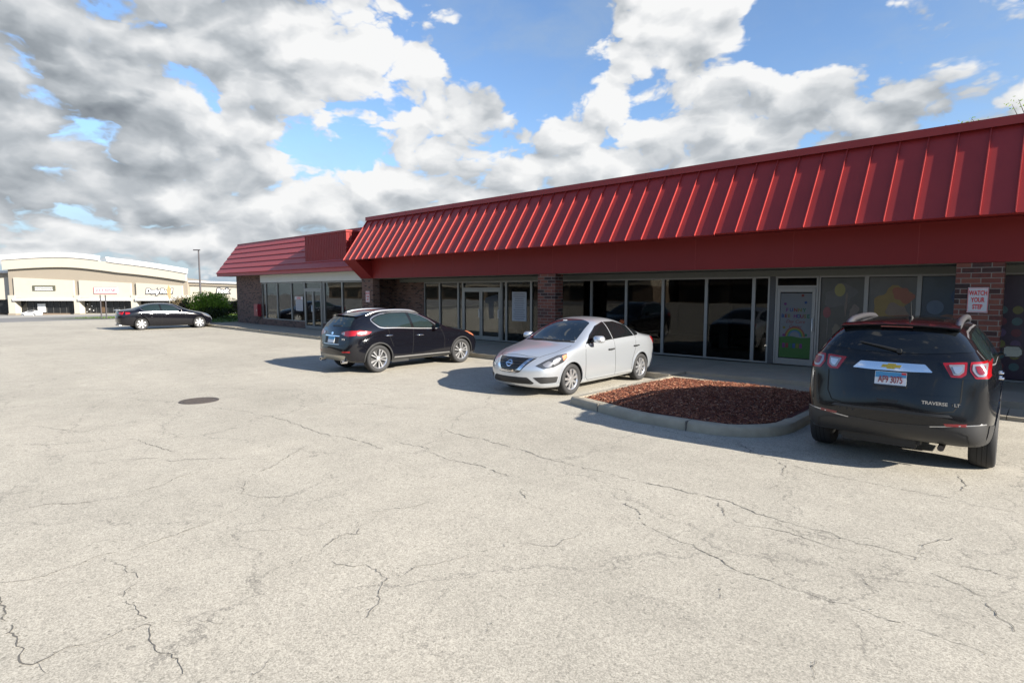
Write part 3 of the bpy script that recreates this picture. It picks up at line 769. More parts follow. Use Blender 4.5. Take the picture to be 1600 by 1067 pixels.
def bay(x0, x1, z0, z1, y, parent, pane='pane', fw=.045, name='window', head=None):
    """one glazed bay: frame with a pane as its sub-part"""
    f = MB(); d = .09
    f.box(x0, x0 + fw, y - d / 2, y + d / 2, z0, z1, M['alu']); f.box(x1 - fw, x1, y - d / 2, y + d / 2, z0, z1, M['alu'])
    f.box(x0 + fw, x1 - fw, y - d / 2, y + d / 2, z0, z0 + fw, M['alu']); f.box(x0 + fw, x1 - fw, y - d / 2, y + d / 2, z1 - fw, z1, M['alu'])
    if head: f.box(x0 + fw, x1 - fw, y - d / 2, y + d / 2, head - fw / 2, head + fw / 2, M['alu'])
    fo = part(f, name, parent)
    p = MB(); p.box(x0 + fw, x1 - fw, y - .004, y + .004, z0 + fw, z1 - fw, M[pane])
    o = p.build('pane'); o.parent = fo
    return fo
def door(x0, x1, z0, z1, y, parent, hinge=1, panes='pane', transom=None, stile=.075, handle_side=1):
    """glazed door leaf with stiles, rails, pane, pull handle; transom light above"""
    f = MB(); d = .07
    f.box(x0, x0 + stile, y - d, y, z0, z1, M['alu']); f.box(x1 - stile, x1, y - d, y, z0, z1, M['alu'])
    f.box(x0 + stile, x1 - stile, y - d, y, z1 - .10, z1, M['alu']); f.box(x0 + stile, x1 - stile, y - d, y, z0, z0 + .16, M['alu'])
    fo = part(f, 'door', parent)
    p = MB(); p.box(x0 + stile, x1 - stile, y - d / 2 - .004, y - d / 2 + .004, z0 + .16, z1 - .10, M[panes]); p.build('pane').parent = fo
    h = MB(); hx = x1 - stile / 2 if handle_side > 0 else x0 + stile / 2
    h.tube([(hx, y - d, z0 + .9), (hx, y - d - .06, z0 + .9), (hx, y - d - .06, z0 + 1.22), (hx, y - d, z0 + 1.22)], .013, M['satin'], 8)
    h.build('handle', smooth=50).parent = fo
    return fo
def jamb(x0, x1, z0, z1, y, parent, zt):
    j = MB(); j.box(x0 - .05, x0 - .004, y - .06, y + .06, z0, zt, M['alu']); j.box(x1 + .004, x1 + .05, y - .06, y + .06, z0, zt, M['alu'])
    j.box(x0 - .004, x1 + .004, y - .06, y + .06, z1 + .006, z1 + .07, M['alu']); j.box(x0 - .004, x1 + .004, y - .06, y + .06, zt - .05, zt, M['alu'])
    jo = part(j, 'door_frame', parent)
    p = MB(); p.box(x0 - .004, x1 + .004, y - .004, y + .004, z1 + .07, zt - .05, M['pane']); p.build('pane').parent = jo

ZB = .16
for a_, b_ in ((-20.36, -19.3), (-19.3, -18.09), (-18.09, -17.80), (-15.56, -15.31), (-15.31, -14.03), (-14.03, -12.72)):
    bay(a_, b_, ZB, 2.5, YW, mall)
door(-17.74, -16.70, ZB, 2.18, YW, mall, handle_side=1); door(-16.685, -15.62, ZB, 2.18, YW, mall, handle_side=1)
jamb(-17.745, -15.615, ZB, 2.18, YW, mall, 2.5)
for a_, b_ in ((-12.67, -11.33), (-11.33, -9.97), (-9.97, -8.67), (-8.67, -7.29), (-7.29, -5.94), (-5.94, -5.52)):
    bay(a_, b_, .17, 2.5, YW, mall)
blk = MB(); blk.box(-5.52, -5.38, YW - .04, YW + .1, .17, 2.5, M['alu_dark']); part(blk, 'mullion')
door(-5.31, -4.38, .19, 2.19, YW, mall, handle_side=1); jamb(-5.315, -4.375, .19, 2.19, YW, mall, 2.5)
for a_, b_ in ((-4.32, -3.27), (-3.27, -2.22), (-2.22, -1.2), (-1.12, 1.1), (1.1, 2.7), (2.7, 4.3), (4.3, 5.9), (5.9, 7.5), (7.5, 9.2), (9.2, 11)):
    bay(a_, b_, .20, 2.5, YW, mall, 'pane_tint' if a_ > -1.15 else 'pane')
wl = MB(); wl.box(-1.2, -1.12, YW - .05, YW + .15, .15, 2.5, M['alu_dark']); part(wl, 'mullion')
wl = MB(); wl.box(-12.72, -12.67, YW - .05, YW + .15, .13, 2.5, M['alu_dark']); part(wl, 'mullion')
lc = MB(); lc.box(11, XR, YW - .02, YW + .2, .1, 2.64, M['brick']); part(lc, 'brick_wall')

# ------------------------------------------------------------------ corner shop with the lapped red roof
YC = 14.6; CX0, CX1 = -37.65, -23.16; RX0 = -39.4
shop = thing('corner_shop', 'lower corner shop with lapped red roof and blank red sign panel', 'shop', (-30, 14.6, 0))
b = MB(); b.box(CX0, -34.02, YC, YC + .3, .08, 3.03, M['brick_old']); b.box(CX0, CX0 + .3, YC + .3, 30, .08, 3.03, M['brick_old']); b.box(CX0, CX0 + .3, 16, 29.7, 3.03, 4.7, M['brick_old'])
b.box(CX0, CX1, 29.7, 29.99, .08, 4.7, M['brick_old']); part(b, 'brick_wall', shop)
kwl = MB(); kwl.box(-34.02, -28.8, YC + .01, YC + .25, .1, .49, M['brick_old']); kwl.box(-26.9, CX1, YC + .01, YC + .25, .1, .49, M['brick_old']); part(kwl, 'brick_plinth', shop)
wb = MB(); wb.box(-34.0, CX1, YC - .06, YC + .1, 2.60, 3.03, M['white_band']); part(wb, 'sign_band', shop)
ev = MB(); ev.box(RX0, CX1, 14.08, 14.14, 3.03, 3.22, M['red_lap']); ev.box(RX0, CX1, 14.14, YC + .4, 3.034, 3.07, M['soffit']); part(ev, 'eave_board', shop)
lr = MB(); e, tpt = Vector((0, 14.05, 3.20)), Vector((0, 15.5, 5.13)); nc = 6; dd = (tpt - e) / nc; un = dd.normalized(); nn = Vector((0, -un.z, un.y))
for i in range(nc):
    a0, a1 = e + dd * i, e + dd * (i + 1)
    lr.prism([(RX0, *(a0 + nn * .050).yz), (RX0, *(a1 + nn * .012).yz), (RX0, *(a1 - nn * .03).yz), (RX0, *(a0 - nn * .03).yz)], (CX1 - RX0, 0, 0), M['red_lap'])
part(lr, 'lapped_roof', shop)
gb_ = MB(); gb_.prism([(RX0 + .01, 14.16, 3.08), (RX0 + .01, 15.5, 5.08), (RX0 + .01, 15.9, 5.08), (RX0 + .01, 15.9, 3.08)], (.06, 0, 0), M['red_lap'])
gb_.box(RX0, CX1, 15.44, 15.74, 5.08, 5.17, M['red']); gb_.box(RX0, CX1, 15.74, 30, 4.8, 4.95, M['roof']); part(gb_, 'parapet', shop)
BX0, BX1 = -27.95, -23.98
sp = MB(); sp.box(BX0, BX1, 14.3, 15.38, 3.44, 4.86, M['red_dark'])
x = BX0 + .06
while x < BX1 - .05: sp.box(x, x + .02, 14.292, 14.3, 3.46, 4.85, M['red_dark']); x += .16
sp.box(BX0 - .05, BX1 + .05, 14.26, 15.4, 4.86, 4.93, M['red']); part(sp, 'sign_panel', shop)
bk = MB(); bk.tube([(-23.90, 14.22, 4.12), (-23.90, 14.9, 4.12)], .03, M['red'], 8); bk.tube([(-23.92, 14.3, 4.45), (-23.92, 15.0, 4.45)], .025, M['red'], 8); bk.tube([(-23.93, 14.52, 3.9), (-23.93, 14.52, 4.82)], .025, M['red'], 8)
part(bk, 'bracket', shop)
room(-33.9, -23.2, YC + .3, YC + 7, .15, 2.9, shop)
for a_, b_ in ((-34.0, -33.5), (-33.5, -32.0), (-32.0, -30.28), (-30.28, -28.78), (-26.9, -26.74), (-26.74, -25.02), (-25.02, CX1 - .02)):
    bay(a_, b_, .49, 2.58, YC + .06, shop, fw=.05)
door(-28.70, -27.86, .15, 2.18, YC + .06, shop, handle_side=1); door(-27.85, -27.0, .15, 2.18, YC + .06, shop, handle_side=-1)
jamb(-28.705, -26.995, .15, 2.18, YC + .06, shop, 2.58)

# ------------------------------------------------------------------ signs, notices and boxes fixed to the shops
def watch_sign(loc, label):
    s = thing('warning_sign', label, 'sign', loc, 0, 'watch your step signs')
    p = MB(); p.box(-.165, .165, -.008, .0, -.25, .25, M['sign_white']); p.build('plate', s, bevel=.004)
    bd = MB(); t_ = .008
    for q in ((-.15, .15, .225, .233), (-.15, .15, -.233, -.225)): bd.box(q[0], q[1], -.0095, -.008, q[2], q[3], M['sign_red'])
    for q in ((-.158, -.15), (.15, .158)): bd.box(q[0], q[1], -.0095, -.008, -.233, .233, M['sign_red'])
    bd.build('border', s)
    for z, wd in ((.135, 'WATCH'), (.0, 'YOUR'), (-.135, 'STEP')):
        put_text('lettering', wd, .125, M['sign_red'], (0, -.010, z), parent=s, depth=.003, bold=.004, spacing=1.0, xs=.60)
    return s
watch_sign((-1.06, YF + .012, 1.94), 'white warning sign with red letters on the right brick pillar')
watch_sign((-22.62, YF + .012, 1.86), 'white warning sign with red letters on the brick pier between both roofs')
fb = thing('fire_box', 'red metal box on the brick wall of the corner shop', 'box', (-34.42, YC, .98))
p = MB(); p.box(-.30, .30, -.20, 0, -.36, .36, M['red_box']); p.build('case', fb, bevel=.015)
p = MB(); p.box(-.26, .26, -.215, -.2, -.32, .32, M['red_box']); p.build('door', fb, bevel=.006)
p = MB(); p.box(.18, .21, -.235, -.215, -.06, .06, M['satin']); p.build('latch', fb)

def sheet(name, label, cat, x0, x1, z0, z1, y, lines, group=None):
    s = thing(name, label, cat, ((x0 + x1) / 2, y, (z0 + z1) / 2), 0, group)
    hw, hh = (x1 - x0) / 2, (z1 - z0) / 2
    p = MB(); p.box(-hw, hw, -.003, 0, -hh, hh, M['notice']); p.build('sheet', s)
    l = MB(); r2 = random.Random(int(x0 * 10))
    for i in range(lines):
        z = hh - hh * 2 * (i + 1) / (lines + 1); e_ = r2.uniform(.55, .85) * hw
        l.box(-e_, e_, -.0045, -.003, z - hh * .035, z + hh * .035, mats_ink)
    if lines: l.build('print', s)
    return s
M['notice'] = mat('notice_paper', (0.36, 0.36, 0.37), 0.7, noise=0.05)
mats_ink = mat('faded_ink', (0.20, 0.205, 0.22), 0.8)
sheet('window_notice', 'large white printed notice taped inside the window beside the double door', 'notice', -15.02, -14.28, .98, 2.08, YW - .012, 12)
sheet('window_notice', 'small notice with red heading in the corner shop window', 'notice', -29.85, -29.05, 1.05, 1.62, YC + .045, 4)
p = MB(); p.box(-29.9, -29.0, YC + .02, YC + .03, 1.64, 1.82, M['sign_white'])
tag(p.build('lease_banner'), 'white and red banner above the small notice in the corner shop', 'banner')
put_text('lettering', 'LEASE', .17, M['sign_red'], (-29.45, YC + .018, 1.73), depth=.003, bold=.004).parent = bpy.data.objects['lease_banner']

# double door: hanging shirt-like leaflet
p = MB(); p.prism([(-16.45, YW - .03, 1.85), (-15.78, YW - .03, 1.98), (-15.75, YW - .03, 1.72), (-16.0, YW - .03, 1.70), (-16.0, YW - .03, 1.05), (-16.25, YW - .03, 1.02), (-16.3, YW - .03, 1.62), (-16.5, YW - .03, 1.66)], (0, -.003, 0), mat('door_paper', (0.22, 0.24, 0.28), 0.8))
tag(p.build('door_leaflet'), 'bent pale paper stuck to the right leaf of the double door', 'leaflet')

# painted day care poster filling the single door
cx, y0 = -4.845, YW - .046
ps = thing('door_poster', 'day care poster with rainbow and green lawn filling the single glass door', 'poster', (cx, y0, 0))
C_ = lambda n_, c: mat(n_, tuple(v * .40 for v in c), .7)
p = MB(); p.box(-.385, .385, -.003, 0, .37, 2.06, C_('poster_white', (.34, .35, .35))); p.build('sheet', ps)
p = MB(); p.prism([(-.384, -.005, .372), (.384, -.005, .372), (.384, -.005, .92), (.15, -.005, .90), (-.1, -.005, .94), (-.384, -.005, .90)], (0, -.001, 0), C_('poster_green', (.07, .22, .03))); p.build('lawn', ps)
for i, c in enumerate(((.45, .12, .08), (.48, .36, .06), (.12, .34, .12), (.14, .26, .48))):
    p = MB(); ro, ri = .25 - i * .032, .25 - (i + 1) * .032; prev = None
    for k in range(17):
        an = math.pi * k / 16; q = [(math.cos(an) * r_, -.005, .93 + math.sin(an) * r_ * 1.05) for r_ in (ro, ri)]
        if prev: p.prism([prev[0], q[0], q[1], prev[1]], (0, -.001, 0), C_('rainbow_%d' % i, c) if k == 1 else bpy.data.materials['rainbow_%d' % i])
        prev = q
    p.build('rainbow_band', ps)
pal = [C_('letter_a', (.30, .05, .25)), C_('letter_b', (.05, .12, .35)), C_('letter_c', (.40, .06, .04)), C_('letter_d', (.30, .26, .03)), C_('letter_e', (.04, .24, .10))]
for j, (wd, z, sz) in enumerate((('FUNNY', 1.62, .125), ('BEE HOUSE', 1.46, .125))):
    n_ = len(wd); st = .105 if n_ == 5 else .078
    for i, chx in enumerate(wd):
        if chx != ' ': put_text('lettering', chx, sz, pal[(i + j) % 5], (((i - (n_ - 1) / 2) * st), -.006, z), parent=ps, depth=.002, bold=.004)
put_text('lettering', 'Day Care', .12, pal[2], (0, -.006, 1.32), parent=ps, depth=.002, shear=.3)
put_text('lettering', 'Center', .11, pal[2], (0, -.006, 1.19), parent=ps, depth=.002, shear=.3)
for i, (dx, z) in enumerate(((-.26, 1.78), (.24, 1.82), (.16, 2.0), (-.27, 1.16), (.27, .98), (-.27, .96))):
    p = MB(); p.lathe([(0, -.004), (.035, -.004), (.035, -.006), (0, -.006)], pal[i % 5], 12, 'y', (dx, 0, z)); p.build('dot', ps)
for i in range(6):
    p = MB(); p.box(-.30 + i * .085, -.235 + i * .085, -.007, -.005, .63, .75, pal[(i * 2) % 5]); p.build('toy_block', ps)

# pictures printed on the window film right of that door
def film(name, label, x0, x1, col, items, z0=.26, z1=2.44, y=YW - .012):
    s = thing(name, label, 'window graphic', ((x0 + x1) / 2, y, 0), 0)
    p = MB(); p.box(-(x1 - x0) / 2, (x1 - x0) / 2, -.002, 0, z0, z1, mat('film', tuple(v * .62 for v in col), .35, noise=.5, nscale=2.2)); p.build('film', s)
    for ii, (nm, cxx, cz, rx, rz_, c) in enumerate(items):
        q = MB(); dy = -.0022 - .0012 * (ii % 7); m_ = mat('film_print', tuple(v * .75 for v in c), .4, noise=.2, nscale=6)
        wob = 0.0 if nm in ('balloon', 'ball', 'dot') else 1.0
        rr_ = [1 + wob * (.22 * math.sin(2 * a * math.pi / 12 + cxx * 9 + ii) + .13 * math.sin(5 * a * math.pi / 12 + ii * 2)) for a in range(24)]
        q.prism([(cxx + math.cos(a * math.pi / 12) * rx * rr_[a], dy, cz + math.sin(a * math.pi / 12) * rz_ * rr_[a]) for a in range(24)], (0, -.001, 0), m_); q.build(nm, s)
    return s
film('balloon_graphic', 'dim window print of children with a yellow and a red balloon beside the door', -4.27, -3.32, (.075, .072, .06),
     [('backdrop', -.05, 2.0, .36, .26, (.095, .09, .08)), ('balloon', -.05, 2.14, .12, .16, (.26, .23, .06)), ('balloon', -.32, 1.58, .09, .14, (.22, .05, .05)), ('figure', .28, 1.62, .11, .14, (.17, .13, .10)), ('figure', .28, 1.28, .17, .26, (.11, .105, .10)), ('arm', .10, 1.80, .03, .26, (.16, .12, .09)), ('figure', -.10, 1.15, .10, .12, (.15, .12, .08)), ('figure', -.10, .85, .15, .24, (.15, .14, .09)), ('string', -.30, 1.20, .008, .22, (.16, .15, .13))])
film('flower_graphic', 'window print with large orange shape on pale ground near the right pillar', -3.22, -2.27, (.13, .125, .11),
     [('petal', .0, 1.85, .36, .36, (.26, .17, .04)), ('petal', .22, 2.02, .2, .18, (.30, .09, .04)), ('centre', .12, 1.62, .22, .2, (.22, .15, .10))])
film('balls_graphic', 'blue window print with round balls left of the right pillar', -2.17, -1.25, (.05, .075, .10),
     [('ball', .25, 2.0, .18, .18, (.03, .06, .13)), ('ball', -.2, 1.75, .16, .16, (.10, .14, .19)), ('ball', .05, 1.45, .2, .15, (.20, .10, .06))])
items = []
for r_ in range(6):
    for c_ in range(9):
        items.append(('dot', -.98 + c_ * .245, 1.72 - r_ * .24, .085, .085, [(.13, .03, .04), (.06, .12, .12), (.15, .14, .04), (.10, .06, .12)][(r_ * 3 + c_ * 5) % 4]))
film('dots_graphic', 'dark purple window print with rows of coloured dots right of the pillar', -1.07, 1.05, (.05, .03, .055), items)

# ------------------------------------------------------------------ the row opposite, behind the camera: it is what the shop windows mirror
def opposite(label, x0, x1, y, lower, upper, dark):
    opp = thing('opposite_building', label, 'building', ((x0 + x1) / 2, y, 0))
    p = MB(); p.box(x0, x1, y - 14, y, 0, 3.1, lower); part(p, 'wall', opp)
    p = MB(); p.box(x0, x1, y - 14, y + .4, 3.1, 4.7, upper); part(p, 'sign_band', opp)
    p = MB(); p.prism([(x0, y + .8, 4.7), (x0, y - 1.2, 8.2), (x0, y - 14, 8.2), (x0, y - 14, 4.7)], (x1 - x0, 0, 0), dark); part(p, 'roof', opp)
    k = x0 + 2
    while k < x1 - 7:
        p = MB(); p.box(k, k + 6, y + .02, y + .1, .5, 2.7, M['shop_dark']); part(p, 'window', opp); k += 8
dk = mat('dark_shingles', (.05, .045, .04), .8)
opposite('tan building across the lot that shows in the corner shop windows', -160, -52, -60, M['brown'], mat('sunlit_tan', (.42, .36, .28), .9), dk)
opposite('dark brown building added across the lot to darken the long shop row windows', -50, 90, -66, mat('reflection_dark_wall', (.045, .035, .028), .8), mat('reflection_dark_band', (.07, .055, .045), .8), dk)  # added behind the camera; coloured dark so the long row's glass mirrors dark
# ------------------------------------------------------------------ vehicles: a lofted body, features laid on its surface
def interp(tab, x):
    """smooth interpolation through (x, value) pairs"""
    n = len(tab)
    if x <= tab[0][0]: return tab[0][1]
    if x >= tab[-1][0]: return tab[-1][1]
    for i in range(n - 1):
        if x <= tab[i + 1][0]:
            x0, y0 = tab[i]; x1, y1 = tab[i + 1]; h = x1 - x0; tt = (x - x0) / h
            d = lambda a, b: (tab[b][1] - tab[a][1]) / (tab[b][0] - tab[a][0])
            s = d(i, i + 1)
            m0 = s if i == 0 else (d(i - 1, i) + s) / 2; m1 = s if i == n - 2 else (s + d(i + 1, i + 2)) / 2
            if i > 0 and d(i - 1, i) * s <= 0: m0 = 0
            if i < n - 2 and d(i + 1, i + 2) * s <= 0: m1 = 0
            return y0 * (2 * tt ** 3 - 3 * tt ** 2 + 1) + m0 * h * (tt ** 3 - 2 * tt ** 2 + tt) + y1 * (-2 * tt ** 3 + 3 * tt ** 2) + m1 * h * (tt ** 3 - tt ** 2)

def loft(S):
    """car body shell from its tables; y forward, rear axle at y = 0"""
    st = S['stations']; verts, faces = [], []; rows = []
    yr, yf = S['rear'], S['front']
    def section(y):
        w_, zb, zt, wt, zs, dr = (interp(S[k], y) for k in ('w', 'belt', 'top', 'wtop', 'sill', 'drop'))
        zm = zs + (zb - zs) * .48; sh = S.get('shoulder', .13)
        side = [(.90 * w_, zs), (.975 * w_, zs + .07), (w_, zm), (.988 * w_, zb - sh), (S.get('inset', .955) * w_, zb)]
        p5 = (wt, zt - dr)
        mid = ((side[-1][0] * .5 + p5[0] * .5) + S.get('tumble', .02) * min(1, max(0, (p5[1] - zb) / .3)), (zb + p5[1]) / 2)
        top = [mid, p5, (.62 * wt, zt - dr * .30), (.3 * wt, zt - dr * .07), (0, zt)]
        bot = [(0, zs), (.18 * w_, zs), (.36 * w_, zs), (.54 * w_, zs), (.72 * w_, zs)]
        return bot + side + top          # 15 points from the keel up to the roof centre line
    NB, NS = 5, 5
    def yend(end, x, z):
        w_ = S['wmax']
        if end == 'r': return yr + interp(S['rear_prof'], z) + S['rear_bow'] * abs(x / w_) ** S.get('rear_pow', 3)
        return yf - interp(S['front_prof'], z) - S['front_bow'] * abs(x / w_) ** S.get('front_pow', 2.4)
    secs = []
    for j, y in enumerate(st):
        sec = section(y); out = []
        for x, z in sec:
            if j == 0: yy = yend('r', x, z)
            elif j == len(st) - 1: yy = yend('f', x, z)
            else:
                yy = y
                if z > interp(S['belt'], y) - .02: yy -= S.get('screen_bow', .10) * (x / S['wmax']) ** 2 * (1 if y > S['mid'] else -1) * S.get('sb', 1) if (y > S['ws'] or y < S['rw']) else 0
                k = max(0, 1 - (y - yr) / 1.0); yy += S['rear_bow'] * .55 * k * abs(x / S['wmax']) ** 3
                k = max(0, 1 - (yf - y) / 1.1); yy -= S['front_bow'] * .55 * k * abs(x / S['wmax']) ** 2.4
            out.append((x, yy, z))
        secs.append(out)
    NP = len(secs[0])
    def ring(sec): return sec + [(-x, y, z) for x, y, z in sec[-2:0:-1]]
    NR = 2 * NP - 2
    for sec in secs: rows.append(len(verts)); verts += ring(sec)
    for r0, r1 in zip(rows, rows[1:]):
        for i in range(NR): faces.append((r0 + i, r0 + (i + 1) % NR, r1 + (i + 1) % NR, r1 + i))
    # end caps: a patch between keel, flank and roof edge
    for end, r0, sec in (('r', rows[0], secs[0]), ('f', rows[-1], secs[-1])):
        bot = sec[0:NB + 1]; side = sec[NB:NB + NS]; topr = sec[NB + NS - 1:][::-1]     # topr: roof centre -> belt
        U, V = NB, NS - 1
        tl = len(topr) - 1
        idx = {}
        def P2(u, v):
            b = Vector((sec[NB][0] * u, 0, sec[0][2])); s_i = v * V; i = min(int(s_i), V - 1); f = s_i - i
            sd = Vector((side[i][0] * (1 - f) + side[i + 1][0] * f, 0, side[i][2] * (1 - f) + side[i + 1][2] * f))
            t_i = u * tl; i = min(int(t_i), tl - 1); f = t_i - i
            tp = Vector((topr[i][0] * (1 - f) + topr[i + 1][0] * f, 0, topr[i][2] * (1 - f) + topr[i + 1][2] * f))
            cl = Vector((0, 0, sec[0][2] * (1 - v) + sec[-1][2] * v))
            c00, c10 = Vector((0, 0, sec[0][2])), Vector((sec[NB][0], 0, sec[NB][2]))
            c01, c11 = Vector((0, 0, sec[-1][2])), Vector((side[-1][0], 0, side[-1][2]))
            q = b * (1 - v) + tp * v + cl * (1 - u) + sd * u - (c00 * (1 - u) * (1 - v) + c10 * u * (1 - v) + c01 * (1 - u) * v + c11 * u * v)
            return (q.x, yend(end, q.x, q.z), q.z)
        def vid(ui, vi, sgn):
            """vertex index of grid point (ui over the top's columns 0..tl, vi 0..V)"""
            if ui == 0: sgn = 1
            key = (ui, vi, sgn)
            if key in idx: return idx[key]
            k = None
            if vi == V: k = NP - 1 - ui                       # roof edge
            elif ui == tl: k = NB + vi                        # flank
            elif vi == 0: k = ui                              # keel
            if k is not None:
                r_ = r0 + (k if sgn > 0 or k in (0, NP - 1) else (NR - k))
                idx[key] = r_; return r_
            p = P2(ui / tl, vi / V); idx[key] = len(verts); verts.append((p[0] * sgn, p[1], p[2])); return idx[key]
        for sgn in (1, -1):
            for ui in range(tl):
                for vi in range(V):
                    q = [vid(ui, vi, sgn), vid(ui + 1, vi, sgn), vid(ui + 1, vi + 1, sgn), vid(ui, vi + 1, sgn)]
                    faces.append(tuple(q))
    me = bpy.data.meshes.new('shell'); me.from_pydata(verts, [], faces); me.update()
    bm = bmesh.new(); bm.from_mesh(me); bmesh.ops.recalc_face_normals(bm, faces=bm.faces); bm.to_mesh(me); bm.free()
    return me

def evaluated(o):
    dg = bpy.context.evaluated_depsgraph_get(); dg.update(); return bpy.data.meshes.new_from_object(o.evaluated_get(dg))

class Car:
    def __init__(s, name, label, S, paint, loc, heading):
        s.S = S; s.root = thing(name, label, 'car', loc, heading, 'cars parked in front of the shops' if S.get('group', True) else None)
        o = link('shell', loft(S)); md = o.modifiers.new('s', 'SUBSURF'); md.levels = md.render_levels = 2
        me = evaluated(o); bpy.data.objects.remove(o)
        bm = bmesh.new(); bm.from_mesh(me); s.bvh = BVHTree.FromBMesh(bm); bm.free()
        me.materials.clear(); me.materials.append(paint); s.paint = paint
        for p in me.polygons: p.material_index = 0; p.use_smooth = True
        body = link('body', me, s.root)
        # wheel arches cut out of the shell
        cut = MB(); ra = S['arch']; wm = S['wmax']
        for ya in (0, S['wb']):
            for sx in (1, -1):
                cut.lathe([(0, sx * (wm - .36)), (ra, sx * (wm - .36)), (ra, sx * (wm + .2)), (0, sx * (wm + .2))], M['well'], 40, 'x', (0, ya, S['wheel_r'] + S.get('arch_up', .0)))
                nv = 4 * 40
        c = cut.mesh('cut'); bm = bmesh.new(); bm.from_mesh(c); bmesh.ops.remove_doubles(bm, verts=bm.verts, dist=1e-5); bmesh.ops.recalc_face_normals(bm, faces=bm.faces); bm.to_mesh(c); bm.free()
        co = link('cut', c); b = body.modifiers.new('b', 'BOOLEAN'); b.operation = 'DIFFERENCE'; b.object = co; b.solver = 'EXACT'; b.material_mode = 'TRANSFER'
        body.parent = None; me2 = evaluated(body); body.modifiers.clear(); body.data = me2; bpy.data.objects.remove(co); body.parent = s.root
        me2.set_sharp_from_angle(angle=R(38)); s.body = body
        s.wheels()
    FR = {'R': lambda a, b: ((4, a, b), (-1, 0, 0)), 'L': lambda a, b: ((-4, a, b), (1, 0, 0)), 'B': lambda a, b: ((a, -6, b), (0, 1, 0)),
          'F': lambda a, b: ((a, 9, b), (0, -1, 0)), 'T': lambda a, b: ((a, b, 4), (0, 0, -1))}
    def cast(s, fr, a, b):
        if callable(fr): o, d = fr(a, b)
        else: o, d = s.FR[fr](a, b)
        o, d = Vector(o), Vector(d).normalized(); h = s.bvh.ray_cast(o, d)
        return o, d, h
    def patch(s, name, fr, poly, mt, eps=.004, thick=.012, res=.05, parent=None, rnd=0.0, label=None):
        """a thin shell lying on the body, its outline given in a side, front, rear or top view"""
        if rnd: poly = rounded(poly, rnd)
        bm = bmesh.new(); vs = [bm.verts.new((p[0], p[1], 0)) for p in poly]; bm.faces.new(vs)
        for ax in (0, 1):
            lo, hi = min(p[ax] for p in poly), max(p[ax] for p in poly); q = math.floor(lo / res) * res + res
            while q < hi:
                co = [0, 0, 0]; co[ax] = q; no = [0, 0, 0]; no[ax] = 1
                bmesh.ops.bisect_plane(bm, geom=bm.verts[:] + bm.edges[:] + bm.faces[:], plane_co=co, plane_no=no, dist=1e-5); q += res
        bm.verts.ensure_lookup_table(); hits = {}; miss = []
        for v in bm.verts:
            o, d, h = s.cast(fr, v.co.x, v.co.y)
            if h[0] is None: miss.append((v, o, d))
            else: hits[v] = (h[0], h[1] if h[1].dot(d) < 0 else -h[1], d)
        for v, o, d in miss:
            if not hits: continue
            nb = min(hits, key=lambda k: (k.co - v.co).length_squared); depth = (hits[nb][0] - o).dot(d); hits[v] = (o + d * depth, hits[nb][1], d)
        base = dict(hits)
        edge = [e for e in bm.edges if len(e.link_faces) == 1]
        for v, (p, n_, d) in hits.items(): v.co = p + n_ * eps
        nmap = {v: hits[v] for v in hits}
        ret = bmesh.ops.extrude_edge_only(bm, edges=edge)
        nv = [g for g in ret['geom'] if isinstance(g, bmesh.types.BMVert)]
        for v in nv:
            src = [e.other_vert(v) for e in v.link_edges if e.other_vert(v) in nmap]
            if src: v.co = v.co - nmap[src[0]][1] * (thick + eps)
        bmesh.ops.triangulate(bm, faces=[f for f in bm.faces if len(f.verts) > 4])
        bmesh.ops.recalc_face_normals(bm, faces=bm.faces)
        big = max(bm.faces, key=lambda f: f.calc_area()); 
        ctr = Vector((0, s.S['wb'] / 2, .8))
        if sum((f.normal.dot(f.calc_center_median() - ctr)) * f.calc_area() for f in bm.faces) < 0: bmesh.ops.reverse_faces(bm, faces=bm.faces)
        me = bpy.data.meshes.new(name); bm.to_mesh(me); bm.free(); me.materials.append(mt)
        for p in me.polygons: p.use_smooth = True
        me.set_sharp_from_angle(angle=R(45))
        o = link(name, me, parent if parent is not None else s.root)
        if label: o['label'] = label
        return o
    def line(s, name, fr, pts, wd, mt, eps=.002, **kw):
        """a narrow ribbon along a path in a view"""
        P_ = [Vector(p) for p in pts]; l, r = [], []
        for i, p in enumerate(P_):
            d = (P_[min(i + 1, len(P_) - 1)] - P_[max(i - 1, 0)]).normalized(); n_ = Vector((-d.y, d.x)) * wd / 2
            l.append(tuple(p + n_)); r.append(tuple(p - n_))
        return s.patch(name, fr, l + r[::-1], mt, eps, kw.pop('thick', .004), res=kw.pop('res', .08), **kw)
    def both(s, fn):
        fn('R'); fn('L')
    def point(s, fr, a, b, out=0.0):
        o, d, h = s.cast(fr, a, b)
        if h[0] is None: n_ = s.bvh.find_nearest(o + d * 3); return n_[0] - d * out
        return h[0] - d * out
